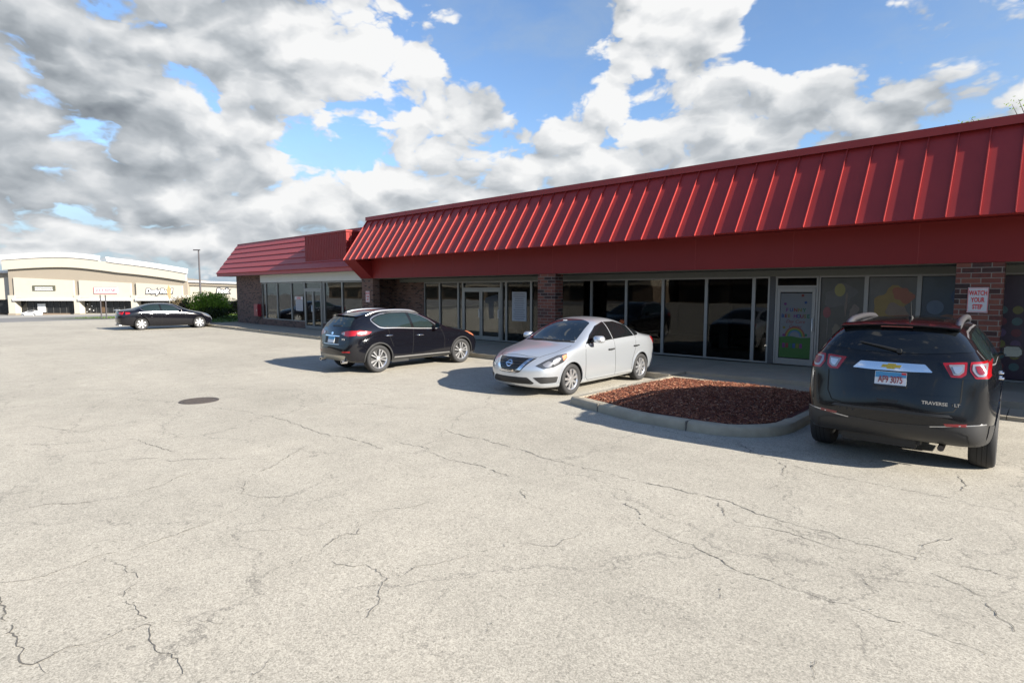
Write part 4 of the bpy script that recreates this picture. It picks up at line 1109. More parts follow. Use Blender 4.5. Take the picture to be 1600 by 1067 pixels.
    def wheels(s):
        S = s.S; r, wd = S['wheel_r'], S['tyre_w']; rr = S['rim_r']
        first = {}
        for ya in (0, S['wb']):
            for sx in (1, -1):
                wh = bpy.data.objects.new('wheel', None); COL.objects.link(wh); wh.parent = s.root
                wh.location = (sx * (S['track'] - wd / 2), ya, r); wh.rotation_euler = (rng.uniform(0, 6.28), 0, 0 if sx > 0 else math.pi)
                if not first:
                    h = wd / 2
                    t_ = MB(); t_.lathe([(rr - .01, -h * .8), (rr + .012, -h * .9), ((r + rr) / 2, -h), (r - .025, -h * .93), (r - .006, -h * .74), (r, -h * .4), (r, h * .4), (r - .006, h * .74), (r - .025, h * .93), ((r + rr) / 2, h), (rr + .012, h * .9), (rr - .01, h * .8)], M['tyre'], 44)
                    for q in (-.35, 0, .35): t_.lathe([(r + .0012, h * (q - .03)), (r + .0012, h * (q + .03))], M['well'], 44)
                    first['tyre'] = t_.mesh('tyre', 40)
                    g_ = MB(); ro = rr
                    g_.lathe([(ro - .005, -h * .8), (ro - .03, -h * .7), (ro - .03, h * .55), (ro - .012, h * .74), (ro + .004, h * .86), (ro - .004, h * .80)], M['rim'], 44)
                    g_.lathe([(0, h * .18), (ro - .03, h * .10)], M['rim_dark'], 40)
                    g_.lathe([(0, h * .80), (.03, h * .80), (.055, h * .74), (.06, h * .5)], M['rim'], 24)
                    for k in range(S['spokes']):
                        an = 2 * math.pi * k / S['spokes']
                        for da in S['spoke_split']:
                            ca = lambda rad, off: (rad * math.cos(an) - off * math.sin(an), rad * math.sin(an) + off * math.cos(an))
                            i0, o0, w0, w1 = .045, ro - .014, S['spoke_w'][0] / 2, S['spoke_w'][1] / 2
                            c0, c1 = ca(i0, da[0]), ca(o0, da[1]); 
                            tx = Vector((0, -math.sin(an), math.cos(an)))
                            A0 = Vector((h * .74, *c0)); A1 = Vector((h * .70, *c1)); D0 = Vector((-.035, 0, 0))
                            bb = len(g_.v); kk = g_.mi(M['rim'])
                            g_.v += [tuple(A0 - tx * w0), tuple(A0 + tx * w0), tuple(A1 + tx * w1), tuple(A1 - tx * w1), tuple(A0 - tx * w0 * 1.1 + D0), tuple(A0 + tx * w0 * 1.1 + D0), tuple(A1 + tx * w1 * 1.15 + D0), tuple(A1 - tx * w1 * 1.15 + D0)]
                            for q in ((0, 1, 2, 3), (0, 4, 5, 1), (1, 5, 6, 2), (2, 6, 7, 3), (3, 7, 4, 0)): g_.f.append(tuple(bb + i for i in q)); g_.m.append(kk)
                    first['rim'] = g_.mesh('rim', 35)
                link('tyre', first['tyre'], wh); link('rim', first['rim'], wh)
    def mirrors(s, y, z, mt, size=(.10, .20, .14), out=.10, glass=None):
        for sx, fr in ((1, 'R'), (-1, 'L')):
            p = s.point(fr, y, z); L, W_, H_ = size
            m_ = MB(); base = p + Vector((sx * .04, .02, .03)); c = p + Vector((sx * (out + W_ / 2), 0, .07))
            prof = [(-.5, .35), (-.5, -.2), (-.38, -.5), (.3, -.5), (.5, -.25), (.48, .2), (.3, .5), (-.35, .5)]
            n_ = len(prof); b = len(m_.v)
            for yy, sc in ((-L * .5, .96), (0, 1.0), (L * .35, .82), (L * .62, .45)):
                m_.v += [tuple(c + Vector((sx * u * W_ * sc, yy, v * H_ * sc))) for u, v in prof]
            k = m_.mi(mt)
            for a in range(3):
                for i in range(n_): m_.f.append((b + a * n_ + i, b + a * n_ + (i + 1) % n_, b + (a + 1) * n_ + (i + 1) % n_, b + (a + 1) * n_ + i)); m_.m.append(k)
            m_.f.append(tuple(b + 3 * n_ + i for i in range(n_))); m_.m.append(k); m_.f.append(tuple(b + i for i in range(n_))); m_.m.append(m_.mi(M['plastic']))
            m_.tube([p - Vector((sx * .02, 0, 0)), base, c - Vector((sx * W_ * .3, 0, H_ * .3))], [.028, .024, .02], M['plastic'], 8)
            o = m_.build('mirror', s.root, smooth=50)
            g_ = MB(); g_.prism([tuple(c + Vector((sx * u * W_ * .86, -L * .5 - .001, v * H_ * .84))) for u, v in prof], (0, -.004, 0), M['chrome_mirror']); g_.build('mirror_glass').parent = o
    def handles(s, pts, mt, ln=.20):
        for fr in 'RL':
            sx = 1 if fr == 'R' else -1
            for y, z in pts:
                p = s.point(fr, y, z); q = s.point(fr, y + ln, z); h = MB(); o = Vector((sx * .035, 0, 0)); i = Vector((-sx * .01, 0, 0))
                h.tube([p + i, p + o * .9, p * .75 + q * .25 + o, p * .25 + q * .75 + o, q + o * .9, q + i], [.012, .014, .016, .016, .014, .012], mt, 8)
                h.build('door_handle', s.root, smooth=50)
M['chrome_mirror'] = mat('mirror_glass', (.09, .12, .15), .02, metal=1.0)

def rounded(poly, r, steps=4):
    out = []; n = len(poly)
    for i in range(n):
        p, a, b = Vector(poly[i]), Vector(poly[i - 1]), Vector(poly[(i + 1) % n]); u, v = (a - p), (b - p)
        d = min(r, u.length * .45, v.length * .45); p0, p1 = p + u.normalized() * d, p + v.normalized() * d
        for k in range(steps + 1):
            t_ = k / steps; out.append(tuple(p0 * (1 - t_) ** 2 + p * 2 * t_ * (1 - t_) + p1 * t_ ** 2))
    return out
def grow(poly, d):
    """outline pushed outwards by d"""
    n = len(poly); A = sum(poly[i - 1][0] * poly[i][1] - poly[i][0] * poly[i - 1][1] for i in range(n)); sg_ = 1 if A > 0 else -1; out = []
    for i in range(n):
        p = Vector(poly[i]); a = (p - Vector(poly[i - 1])).normalized(); b = (Vector(poly[(i + 1) % n]) - p).normalized()
        n_ = (Vector((a.y, -a.x)) + Vector((b.y, -b.x))) * sg_; 
        n_ = n_.normalized() if n_.length > 1e-6 else Vector((a.y, -a.x)) * sg_
        out.append(tuple(p + n_ * d / max(.5, n_.dot(Vector((a.y, -a.x)) * sg_))))
    return out
def mirx(poly): return [(-a, b) for a, b in poly]
def frange(a, b, n): return [a + (b - a) * i / (n - 1) for i in range(n)]
def arc(cy, cz, r, a0, a1, n=20): return [(cy + r * math.cos(R(a0 + (a1 - a0) * i / n)), cz + r * math.sin(R(a0 + (a1 - a0) * i / n))) for i in range(n + 1)]
# ---- mid-size crossover, black, seen from behind and its right side
S_CROSS = dict(rear=-.95, front=3.80, wb=2.85, mid=1.0, ws=1.7, rw=-.1, wmax=.905, wheel_r=.362, tyre_w=.245, track=.885, rim_r=.262, arch=.405,
    stations=[-.95, -.42, -.15, .2, .6, 1.0, 1.35, 1.65, 1.95, 2.25, 2.5, 2.8, 3.1, 3.4, 3.62, 3.80],
    top=[(-.95, 1.49), (-.42, 1.535), (0, 1.60), (.5, 1.632), (1.0, 1.622), (1.45, 1.575), (1.9, 1.41), (2.3, 1.215), (2.5, 1.115), (2.9, 1.06), (3.3, .985), (3.6, .90), (3.8, .80)],
    belt=[(-.95, 1.12), (-.3, 1.13), (.4, 1.13), (1.3, 1.08), (1.9, 1.05), (2.4, 1.035), (2.7, 1.01), (3.1, .95), (3.5, .85), (3.8, .72)],
    w=[(-.95, .80), (-.5, .875), (0, .905), (.7, .892), (1.5, .89), (2.3, .895), (2.85, .905), (3.3, .88), (3.62, .80), (3.8, .72)],
    wtop=[(-.95, .50), (-.42, .575), (.2, .625), (1.0, .63), (1.5, .62), (1.9, .68), (2.35, .745), (2.5, .76), (2.8, .72), (3.2, .66), (3.6, .58), (3.8, .52)],
    drop=[(-.95, .05), (0, .065), (1.5, .06), (2.4, .05), (3.8, .04)], sill=[(-.95, .30), (-.5, .27), (.5, .25), (2.4, .25), (3.3, .24), (3.8, .27)],
    rear_prof=[(.28, .14), (.40, .04), (.52, .0), (.66, .01), (.76, .07), (.95, .11), (1.12, .13), (1.22, .19), (1.36, .34), (1.46, .42), (1.5, .44)],
    front_prof=[(.25, .12), (.4, .02), (.6, .0), (.75, .06), (.85, .14)], rear_bow=.17, front_bow=.38, rear_pow=2.6, tumble=.03,
    spokes=5, spoke_split=((-.014, -.052), (.014, .052)), spoke_w=(.020, .040))
def build_crossover():
    c = Car('parked_car', 'shiny black crossover seen from behind with silver roof rails and red tail lamps', S_CROSS, M['black_paint'], (-13.53, 8.43, 0), 0)
    DLO = [(-.14, 1.375), (-.07, 1.28), (.05, 1.185), (.18, 1.165), (.6, 1.15), (1.32, 1.105), (1.98, 1.075), (1.93, 1.17), (1.72, 1.315), (1.45, 1.445), (1.2, 1.51), (.95, 1.54), (.55, 1.538), (.2, 1.50), (.0, 1.445)]
    def side(fr):
        dl = rounded(DLO, .05)
        c.patch('window_trim', fr, grow(dl, .022), M['satin'], .002); c.patch('window_pillar', fr, dl, M['gloss_black'], .0045)
        c.patch('rear_door_window', fr, rounded([(-.10, 1.365), (-.05, 1.29), (.07, 1.20), (.2, 1.18), (.6, 1.165), (1.06, 1.137), (1.0, 1.515), (.55, 1.52), (.22, 1.482), (.02, 1.43)], .03), M['glass_side'], .007)
        c.patch('front_door_window', fr, rounded([(1.15, 1.132), (1.88, 1.095), (1.7, 1.30), (1.43, 1.43), (1.2, 1.49), (1.09, 1.508)], .03), M['glass_side'], .007)
        for ya in (0, 2.85):
            a_, z_ = arc(ya, .362, .432, -8, 188), arc(ya, .362, .398, -8, 188)
            c.patch('wheel_arch_trim', fr, a_ + z_[::-1], M['greyplastic'], .012, .02)
        c.patch('sill_cladding', fr, [(.40, .24), (2.45, .24), (2.45, .335), (.40, .345)], M['plastic'], .010)
        c.patch('sill_trim', fr, [(.46, .352), (2.40, .352), (2.38, .378), (.48, .384)], M['satin'], .012, label='bright strip along the sill')
        for p in ([(1.12, 1.13), (1.10, .8), (1.06, .40)], [(2.08, 1.06), (2.2, .8), (2.2, .42)], [(.30, 1.15), (.34, .9), (.44, .66)]): c.line('shut_line', fr, p, .007, M['well'])
        c.patch('side_vent', fr, [(2.28, .73), (2.36, .75), (2.34, .71)], M['chrome'], .006)
        c.patch('front_lamp', fr, [(3.08, .93), (3.3, .92), (3.46, .84), (3.50, .75), (3.36, .79), (3.2, .86)], M['amber'] if fr == 'R' else M['lamp_clear'], .006)
        c.patch('tail_lamp', fr, rounded([(-.60, .985), (-.60, 1.115), (-.50, 1.12), (-.20, 1.075), (-.28, 1.02), (-.45, .985)], .02), M['lamp_red'], .006)
    c.both(side)
    for sg_ in (1, -1):
        L_ = [(.36, 1.035), (.44, 1.075), (.60, 1.105), (.78, 1.115), (.80, .99), (.66, .965), (.50, .985)]
        tl = c.patch('tail_lamp', 'B', rounded([(a * sg_, b) for a, b in L_], .02), M['lamp_red'], .007, res=.03)
        c.patch('lens', 'B', rounded([(a * sg_, b) for a, b in [(.385, 1.035), (.45, 1.065), (.50, 1.075), (.52, 1.0), (.46, 1.0)]], .01), M['lamp_clear'], .012, parent=tl)
        c.patch('reflector', 'B', [(a * sg_, b) for a, b in [(.50, .585), (.74, .60), (.74, .565), (.52, .553)]], M['lamp_red'], .006)
        x = .53 * sg_; p = c.point('B', x, .42); e = MB(); e.lathe([(.035, -.02), (.048, -.02), (.048, .12), (.035, .12)], M['chrome'], 20, 'y', (x, p.y - .03, .325), close=True); e.lathe([(0, .05), (.036, .05)], M['well'], 16, 'y', (x, p.y - .03, .325)); e.build('exhaust_pipe', c.root, smooth=50)
    c.patch('rear_window', 'B', rounded([(-.62, 1.205), (-.3, 1.19), (.3, 1.19), (.62, 1.205), (.52, 1.43), (.25, 1.455), (-.25, 1.455), (-.52, 1.43)], .05), M['glass_side'], .005)
    for sg_ in (1, -1):
        pass
    # spoiler lip over the rear window
    sp_ = MB(); pts = [(x, -.95 + .42 - .03 + .10 * abs(x / .6) ** 2.5, 1.495 - .035 * (x / .6) ** 2) for x in frange(-.56, .56, 13)]
    for a_, b_ in zip(pts, pts[1:]):
        sp_.prism([a_, (a_[0], a_[1] + .26, a_[2] + .05), (a_[0], a_[1] + .22, a_[2] - .045)], Vector(b_) - Vector(a_), M['black_paint'])
    sp_.build('roof_spoiler', c.root, smooth=60)
    c.line('rear_wiper', 'B', [(-.10, 1.215), (.30, 1.225)], .022, M['plastic'], .018, thick=.02)
    c.patch('plate_trim', 'B', [(-.34, .975), (.34, .975), (.34, .952), (-.34, .952)], M['chrome'], .014)
    c.patch('plate_recess', 'B', [(-.33, .95), (.33, .95), (.31, .77), (-.31, .77)], M['plastic'], .004)
    c.patch('plate_trim', 'B', [(-.36, .768), (.36, .768), (.36, .75), (-.36, .75)], M['satin'], .010)
    pl = c.patch('number_plate', 'B', [(-.155, .945), (.155, .945), (.155, .79), (-.155, .79)], M['plate_white'], .012)
    c.patch('plate_band', 'B', [(-.153, .943), (.153, .943), (.153, .87), (-.153, .87)], M['plate_blue'], .015, parent=pl)
    c.patch('emblem', 'B', grow([(.05 * math.cos(a * .5236), 1.03 + .033 * math.sin(a * .5236)) for a in range(12)], 0), M['chrome'], .012)
    p = c.point('B', .46, .90); put_text('model_lettering', 'QX50', .062, M['satin'], (.50, p.y - .008, .888), parent=c.root, depth=.006)
    c.line('tailgate_gap', 'B', [(-.70, 1.12), (-.66, .92), (-.60, .76), (-.45, .725), (.45, .725), (.60, .76), (.66, .92), (.70, 1.12)], .009, M['well'])
    c.patch('bumper_step', 'B', [(-.78, .56), (-.6, .54), (.6, .54), (.78, .56), (.78, .5), (-.78, .5)], M['greyplastic'], .002) if False else None
    c.patch('skid_plate', 'B', rounded([(-.62, .475), (-.5, .485), (.5, .485), (.62, .475), (.52, .33), (-.52, .33)], .03), M['silver_bump'], .010)
    # roof rails
    for sx in (1, -1):
        pts, rad = [], []
        for i, y in enumerate(frange(-.20, 1.50, 12)):
            q = c.point('T', sx * .575, y); u = i / 11; pts.append(q + Vector((0, 0, .048 * min(1, math.sin(math.pi * min(max(u, .0), 1)) * 2.2)))); rad.append(.030 if 0 < i < 11 else .014)
        r_ = MB(); r_.tube(pts, rad, M['satin'], 8); r_.build('roof_rail', c.root, smooth=60)
    for y in (-.45, .2, .9, 1.4): pass
    c.mirrors(1.86, 1.08, M['black_paint'])
    c.handles([(.20, .955), (1.22, .915)], M['chrome'])
    WS = [(-.60, 2.36), (-.3, 2.44), (.3, 2.44), (.60, 2.36), (.56, 1.62), (.2, 1.56), (-.2, 1.56), (-.56, 1.62)]
    c.patch('windscreen', 'T', rounded(WS, .05), M['glass_clear'], .005)
    return c
build_crossover()

# ---- silver saloon, nose to the lot
S_SALOON = dict(rear=-.98, front=3.70, wb=2.70, mid=1.0, ws=1.6, rw=.5, wmax=.885, wheel_r=.322, tyre_w=.215, track=.868, rim_r=.225, arch=.362, arch_up=.005,
    stations=[-.98, -.78, -.5, -.25, .0, .3, .65, 1.0, 1.35, 1.65, 1.95, 2.2, 2.45, 2.65, 2.9, 3.15, 3.40, 3.70],
    top=[(-.98, 1.045), (-.78, 1.075), (-.5, 1.10), (-.25, 1.17), (.0, 1.285), (.3, 1.405), (.65, 1.50), (1.0, 1.535), (1.3, 1.53), (1.6, 1.485), (1.95, 1.325), (2.25, 1.16), (2.5, 1.045), (2.75, 1.0), (3.1, .93), (3.4, .85), (3.70, .755)],
    belt=[(-.98, .955), (-.6, 1.03), (-.2, 1.075), (.3, 1.075), (.9, 1.05), (1.6, 1.015), (2.2, .99), (2.6, .95), (3.0, .89), (3.38, .80), (3.70, .67)],
    w=[(-.98, .72), (-.6, .83), (-.2, .868), (.5, .878), (1.5, .878), (2.3, .88), (2.7, .885), (3.1, .865), (3.4, .80), (3.62, .72)],
    wtop=[(-.98, .64), (-.5, .66), (-.1, .62), (.3, .57), (.8, .565), (1.3, .575), (1.65, .62), (2.0, .70), (2.4, .765), (2.6, .755), (2.9, .71), (3.2, .65), (3.62, .56)],
    drop=[(-.98, .03), (0, .055), (1.2, .055), (2.2, .045), (2.6, .045), (3.62, .05)], sill=[(-.98, .28), (-.5, .22), (.4, .185), (2.2, .175), (3.1, .18), (3.62, .20)],
    rear_prof=[(.2, .14), (.35, .04), (.6, .0), (.8, .03), (.95, .05), (1.05, .07)],
    front_prof=[(.18, .10), (.27, .03), (.38, .0), (.48, .015), (.56, .005), (.66, .045), (.76, .12), (.82, .17)], rear_bow=.24, front_bow=.42, front_pow=2.2, tumble=.03, inset=.94, shoulder=.10,
    spokes=9, spoke_split=((0, 0),), spoke_w=(.040, .052))
def build_saloon():
    c = Car('parked_car', 'silver saloon with dark grille facing the lot beside the mulch island', S_SALOON, M['silver_paint'], (-7.90, 11.98, 0), math.pi)
    DLO = [(2.18, 1.005), (1.95, 1.185), (1.62, 1.355), (1.28, 1.430), (.80, 1.425), (.40, 1.335), (.03, 1.19), (.03, 1.12), (.12, 1.085), (.6, 1.072), (1.3, 1.045), (1.9, 1.02)]
    def side(fr):
        dl = rounded(DLO, .03)
        c.patch('window_surround', fr, dl, M['gloss_black'], .003)
        c.patch('front_door_window', fr, rounded([(2.03, 1.03), (1.91, 1.175), (1.60, 1.335), (1.33, 1.405), (1.26, 1.410), (1.19, 1.063)], .03), M['glass_black'], .006)
        c.patch('rear_door_window', fr, rounded([(1.09, 1.068), (1.15, 1.408), (.80, 1.405), (.43, 1.325), (.36, 1.30), (.31, 1.095)], .03), M['glass_black'], .006)
        c.patch('quarter_window', fr, rounded([(.26, 1.10), (.31, 1.275), (.06, 1.185), (.06, 1.13), (.12, 1.105)], .02), M['glass_black'], .006)
        c.line('pillar_trim', fr, [(1.17, 1.06), (1.235, 1.43)], .022, M['silver_paint'], .007)
        c.line('door_divider', fr, [(.28, 1.085), (.34, 1.30)], .022, M['silver_paint'], .007)
        for p in ([(2.20, .99), (2.24, .80), (2.24, .33), (2.15, .25)], [(1.14, 1.05), (1.13, .7), (1.10, .26)], [(.24, 1.07), (.27, .8), (.40, .55), (.42, .30)], [(2.15, .25), (.46, .25)]): c.line('shut_line', fr, p, .008, M['plastic'])
        c.patch('tail_lamp', fr, rounded([(-.60, 1.02), (-.74, .98), (-.78, .82), (-.70, .83), (-.56, .98)], .01), M['lamp_red'], .006)
        for ya in (0, 2.70):
            c.patch('wheel_arch_lip', fr, arc(ya, .327, .385, -4, 184) + arc(ya, .327, .357, -4, 184)[::-1], M['silver_paint'], .006, .02)
        c.patch('mirror_base', fr, [(2.18, 1.012), (1.97, 1.022), (1.95, 1.15), (1.99, 1.145)], M['gloss_black'], .008)
    c.both(side)
    for sg_ in (1, -1):
        dg = lambda a, b, s_=sg_: (Vector((a * s_ * .7071 + s_ * 3, 3.2 - a * .7071 + 3, b)), Vector((-s_ * .7071, -.7071, 0)))
        # headlamp: a swept wedge round the front corner, laid out along the diagonal view
        HL = [(-.27, .645), (-.06, .745), (.20, .835), (.42, .865), (.42, .79), (.32, .70), (.10, .615), (-.12, .585)]
        dg2 = lambda a, b, s_=sg_: (Vector((s_ * (.55 + 3 + a * .62), 3.15 + 3 * .78 - a * .78, b)), Vector((-s_ * 1.0, -.78, 0)))
        h = c.patch('headlamp', dg2, rounded(HL, .02), M['lamp_dark'], .006, res=.03)
        c.patch('lens', dg2, rounded([(-.14, .665), (.0, .735), (.06, .71), (.05, .625), (-.07, .615)], .02), M['lamp_white'], .010, parent=h, res=.03)
        c.patch('lens', dg2, rounded([(.085, .75), (.22, .805), (.265, .775), (.21, .69), (.10, .64)], .02), M['lamp_white'], .010, parent=h, res=.03)
        c.patch('indicator', dg2, rounded([(.30, .82), (.405, .848), (.405, .79), (.32, .73)], .01), M['amber'], .010, parent=h, res=.03)
        c.patch('fog_recess', 'F', rounded([(sg_ * a, b) for a, b in [(.53, .415), (.70, .43), (.83, .425), (.81, .305), (.655, .295)]], .02), M['plastic'], .004, res=.03)
    GR = [(-.50, .785), (.50, .785), (.27, .51), (.20, .49), (-.20, .49), (-.27, .51)]
    c.patch('grille', 'F', GR, M['gloss_black'], .004, res=.03)
    for z in (.56, .61, .66, .71): c.line('grille_bar', 'F', [(-.26 - (z - .56) * .8, z), (.26 + (z - .56) * .8, z)], .012, M['plastic'], .010, res=.06)
    V = [(-.46, .775), (-.385, .775), (-.225, .575), (-.17, .55), (.17, .55), (.225, .575), (.385, .775), (.46, .775), (.275, .53), (.20, .505), (-.20, .505), (-.275, .53)]
    c.patch('grille_trim', 'F', V, M['chrome'], .014, .02, res=.03)
    em = c.patch('emblem', 'F', [(.072 * math.cos(a * math.pi / 12), .665 + .062 * math.sin(a * math.pi / 12)) for a in range(24)], M['chrome'], .020, .02, res=.03)
    c.patch('emblem_centre', 'F', [(.052 * math.cos(a * math.pi / 12), .665 + .043 * math.sin(a * math.pi / 12)) for a in range(24)], M['gloss_black'], .023, res=.03, parent=em)
    c.patch('emblem_bar', 'F', [(-.085, .680), (.085, .680), (.085, .650), (-.085, .650)], M['chrome'], .027, res=.03, parent=em)
    put_text('lettering', 'NISSAN', .03, M['gloss_black'], (0, 3.70 - interp(S_SALOON['front_prof'], .665) + .03, .665), '+Y', parent=em, depth=.004)
    c.patch('lower_intake', 'F', rounded([(-.43, .415), (.43, .415), (.55, .305), (.51, .28), (-.51, .28), (-.55, .305)], .03), M['plastic'], .004, res=.03)
    for z in (.315, .34, .365): c.line('intake_bar', 'F', [(-.48, z), (.48, z)], .008, M['gloss_black'], .008, res=.06)
    c.line('bonnet_gap', 'T', [(-.70, 2.52), (-.66, 3.0), (-.52, 3.33), (-.3, 3.42), (.3, 3.42), (.52, 3.33), (.66, 3.0), (.70, 2.52)], .008, M['plastic'])
    WS = [(-.645, 2.32), (-.3, 2.45), (.3, 2.45), (.645, 2.32), (.515, 1.62), (.25, 1.535), (-.25, 1.535), (-.515, 1.62)]
    w_ = c.patch('windscreen', 'T', rounded(WS, .05), M['glass_clear'], .005)
    c.patch('permit', 'T', [(.10, 1.63), (.20, 1.63), (.20, 1.67), (.10, 1.67)], M['paper'], .008, parent=w_)
    c.patch('cowl', 'T', [(-.66, 2.34), (-.3, 2.455), (.3, 2.455), (.66, 2.34), (.66, 2.39), (.3, 2.51), (-.3, 2.51), (-.66, 2.39)], M['plastic'], .004)
    for a_ in ([(.5, 2.41), (.1, 2.46), (-.1, 2.44)], [(.0, 2.47), (-.4, 2.43), (-.55, 2.36)]): c.line('wiper', 'T', a_, .02, M['plastic'], .014)
    c.patch('rear_window', 'T', rounded([(-.60, -.22), (-.3, -.29), (.3, -.29), (.60, -.22), (.50, .42), (.2, .50), (-.2, .50), (-.50, .42)], .05), M['glass_black'], .004)
    c.mirrors(1.97, 1.03, M['silver_paint'], size=(.15, .24, .15), out=.06)
    c.handles([(.16, .855), (1.20, .845)], M['plastic'], ln=.19)
    # interior mirror, a small pale tag hangs from it
    return c
build_saloon()

# ---- black saloon far left, side on
S_SPORT = dict(rear=-1.05, front=3.72, wb=2.85, mid=1.0, ws=1.7, rw=.5, wmax=.89, wheel_r=.325, tyre_w=.225, track=.872, rim_r=.235, arch=.365,
    stations=[-1.05, -.85, -.55, -.25, .0, .3, .65, 1.0, 1.35, 1.7, 2.0, 2.3, 2.55, 2.85, 3.15, 3.45, 3.72],
    top=[(-1.05, 1.05), (-.85, 1.09), (-.5, 1.12), (-.2, 1.18), (.1, 1.31), (.5, 1.42), (.9, 1.455), (1.3, 1.45), (1.65, 1.40), (2.0, 1.24), (2.35, 1.08), (2.6, 1.0), (3.0, .94), (3.4, .82), (3.72, .67)],
    belt=[(-1.05, .93), (-.6, 1.02), (0, 1.03), (.8, 1.0), (1.6, .965), (2.2, .94), (2.6, .91), (3.0, .85), (3.4, .74), (3.72, .60)],
    w=[(-1.05, .72), (-.7, .83), (-.2, .885), (.5, .87), (1.5, .87), (2.4, .875), (2.85, .885), (3.2, .86), (3.5, .79), (3.72, .70)],
    wtop=[(-1.05, .62), (-.5, .64), (-.1, .60), (.3, .56), (.9, .56), (1.4, .57), (1.8, .64), (2.2, .71), (2.5, .735), (2.9, .69), (3.3, .62), (3.72, .52)],
    drop=[(-1.05, .03), (0, .05), (1.3, .05), (2.4, .04), (3.72, .05)], sill=[(-1.05, .30), (-.5, .23), (.4, .19), (2.3, .18), (3.2, .19), (3.72, .22)],
    rear_prof=[(.2, .16), (.35, .05), (.6, .0), (.85, .03), (1.05, .06)], front_prof=[(.2, .12), (.35, .01), (.5, .0), (.62, .06), (.7, .14)],
    rear_bow=.26, front_bow=.45, front_pow=2.2, tumble=.03, spokes=7, spoke_split=((0, 0),), spoke_w=(.050, .085))
def build_sport():
    c = Car('parked_car', 'black saloon parked side on at the far left end of the lot', S_SPORT, M['black_paint'], (-36.75, 8.92, 0), R(-4))
    DLO = [(.0, 1.20), (.10, 1.06), (.2, 1.035), (1.0, 1.0), (1.98, .965), (1.9, 1.08), (1.6, 1.27), (1.3, 1.365), (.9, 1.39), (.5, 1.375), (.2, 1.31)]
    def side(fr):
        dl = rounded(DLO, .05)
        c.patch('window_trim', fr, grow(dl, .02), M['satin'], .002); c.patch('window_pillar', fr, dl, M['gloss_black'], .005)
        c.patch('rear_door_window', fr, rounded([(.04, 1.20), (.13, 1.075), (.22, 1.055), (.93, 1.025), (.88, 1.37), (.52, 1.355), (.22, 1.295)], .03), M['glass_side'], .008)
        c.patch('front_door_window', fr, rounded([(1.0, 1.02), (1.88, .985), (1.58, 1.255), (1.28, 1.345), (.96, 1.37)], .03), M['glass_side'], .008)
        c.patch('tail_lamp', fr, rounded([(-.70, .85), (-.70, .985), (-.50, .965), (-.50, .89)], .02), M['lamp_red'], .006)
        c.patch('headlamp', fr, rounded([(2.98, .845), (3.10, .83), (3.48, .60), (3.40, .60), (3.12, .72)], .02), M['lamp_clear'], .006)
        for p in ([(.98, 1.0), (.98, .6), (.95, .25)], [(2.12, .94), (2.16, .6), (2.14, .25)]): c.line('shut_line', fr, p, .008, M['well'])
    c.both(side)
    for sg_ in (1, -1):
        c.patch('tail_lamp', 'B', rounded([(sg_ * a, b) for a, b in [(.45, .88), (.47, .97), (.72, .99), (.74, .85)]], .02), M['lamp_red'], .006)
        x = .5 * sg_; p = c.point('B', x, .34); e = MB(); e.lathe([(.03, -.02), (.042, -.02), (.042, .1), (.03, .1)], M['chrome'], 16, 'y', (x, p.y - .03, .27), close=True); e.build('exhaust_pipe', c.root, smooth=50)
    c.patch('number_plate', 'B', [(-.15, .83), (.15, .83), (.15, .68), (-.15, .68)], M['plate_white'], .008)
    c.patch('rear_window', 'T', rounded([(-.58, -.20), (.58, -.20), (.48, .45), (-.48, .45)], .08), M['glass_side'], .004)
    c.patch('windscreen', 'T', rounded([(-.65, 2.28), (0, 2.42), (.65, 2.28), (.54, 1.72), (0, 1.62), (-.54, 1.72)], .06), M['glass_clear'], .005)
    sp_ = MB(); sp_.prism([(-.6, -1.06, 1.07), (-.6, -.88, 1.115), (-.6, -.90, 1.09)], (1.2, 0, 0), M['satin']); sp_.build('boot_spoiler', c.root)
    c.mirrors(1.92, 1.0, M['black_paint'])
    c.handles([(.35, .86), (1.12, .84)], M['satin'])
    return c
build_sport()

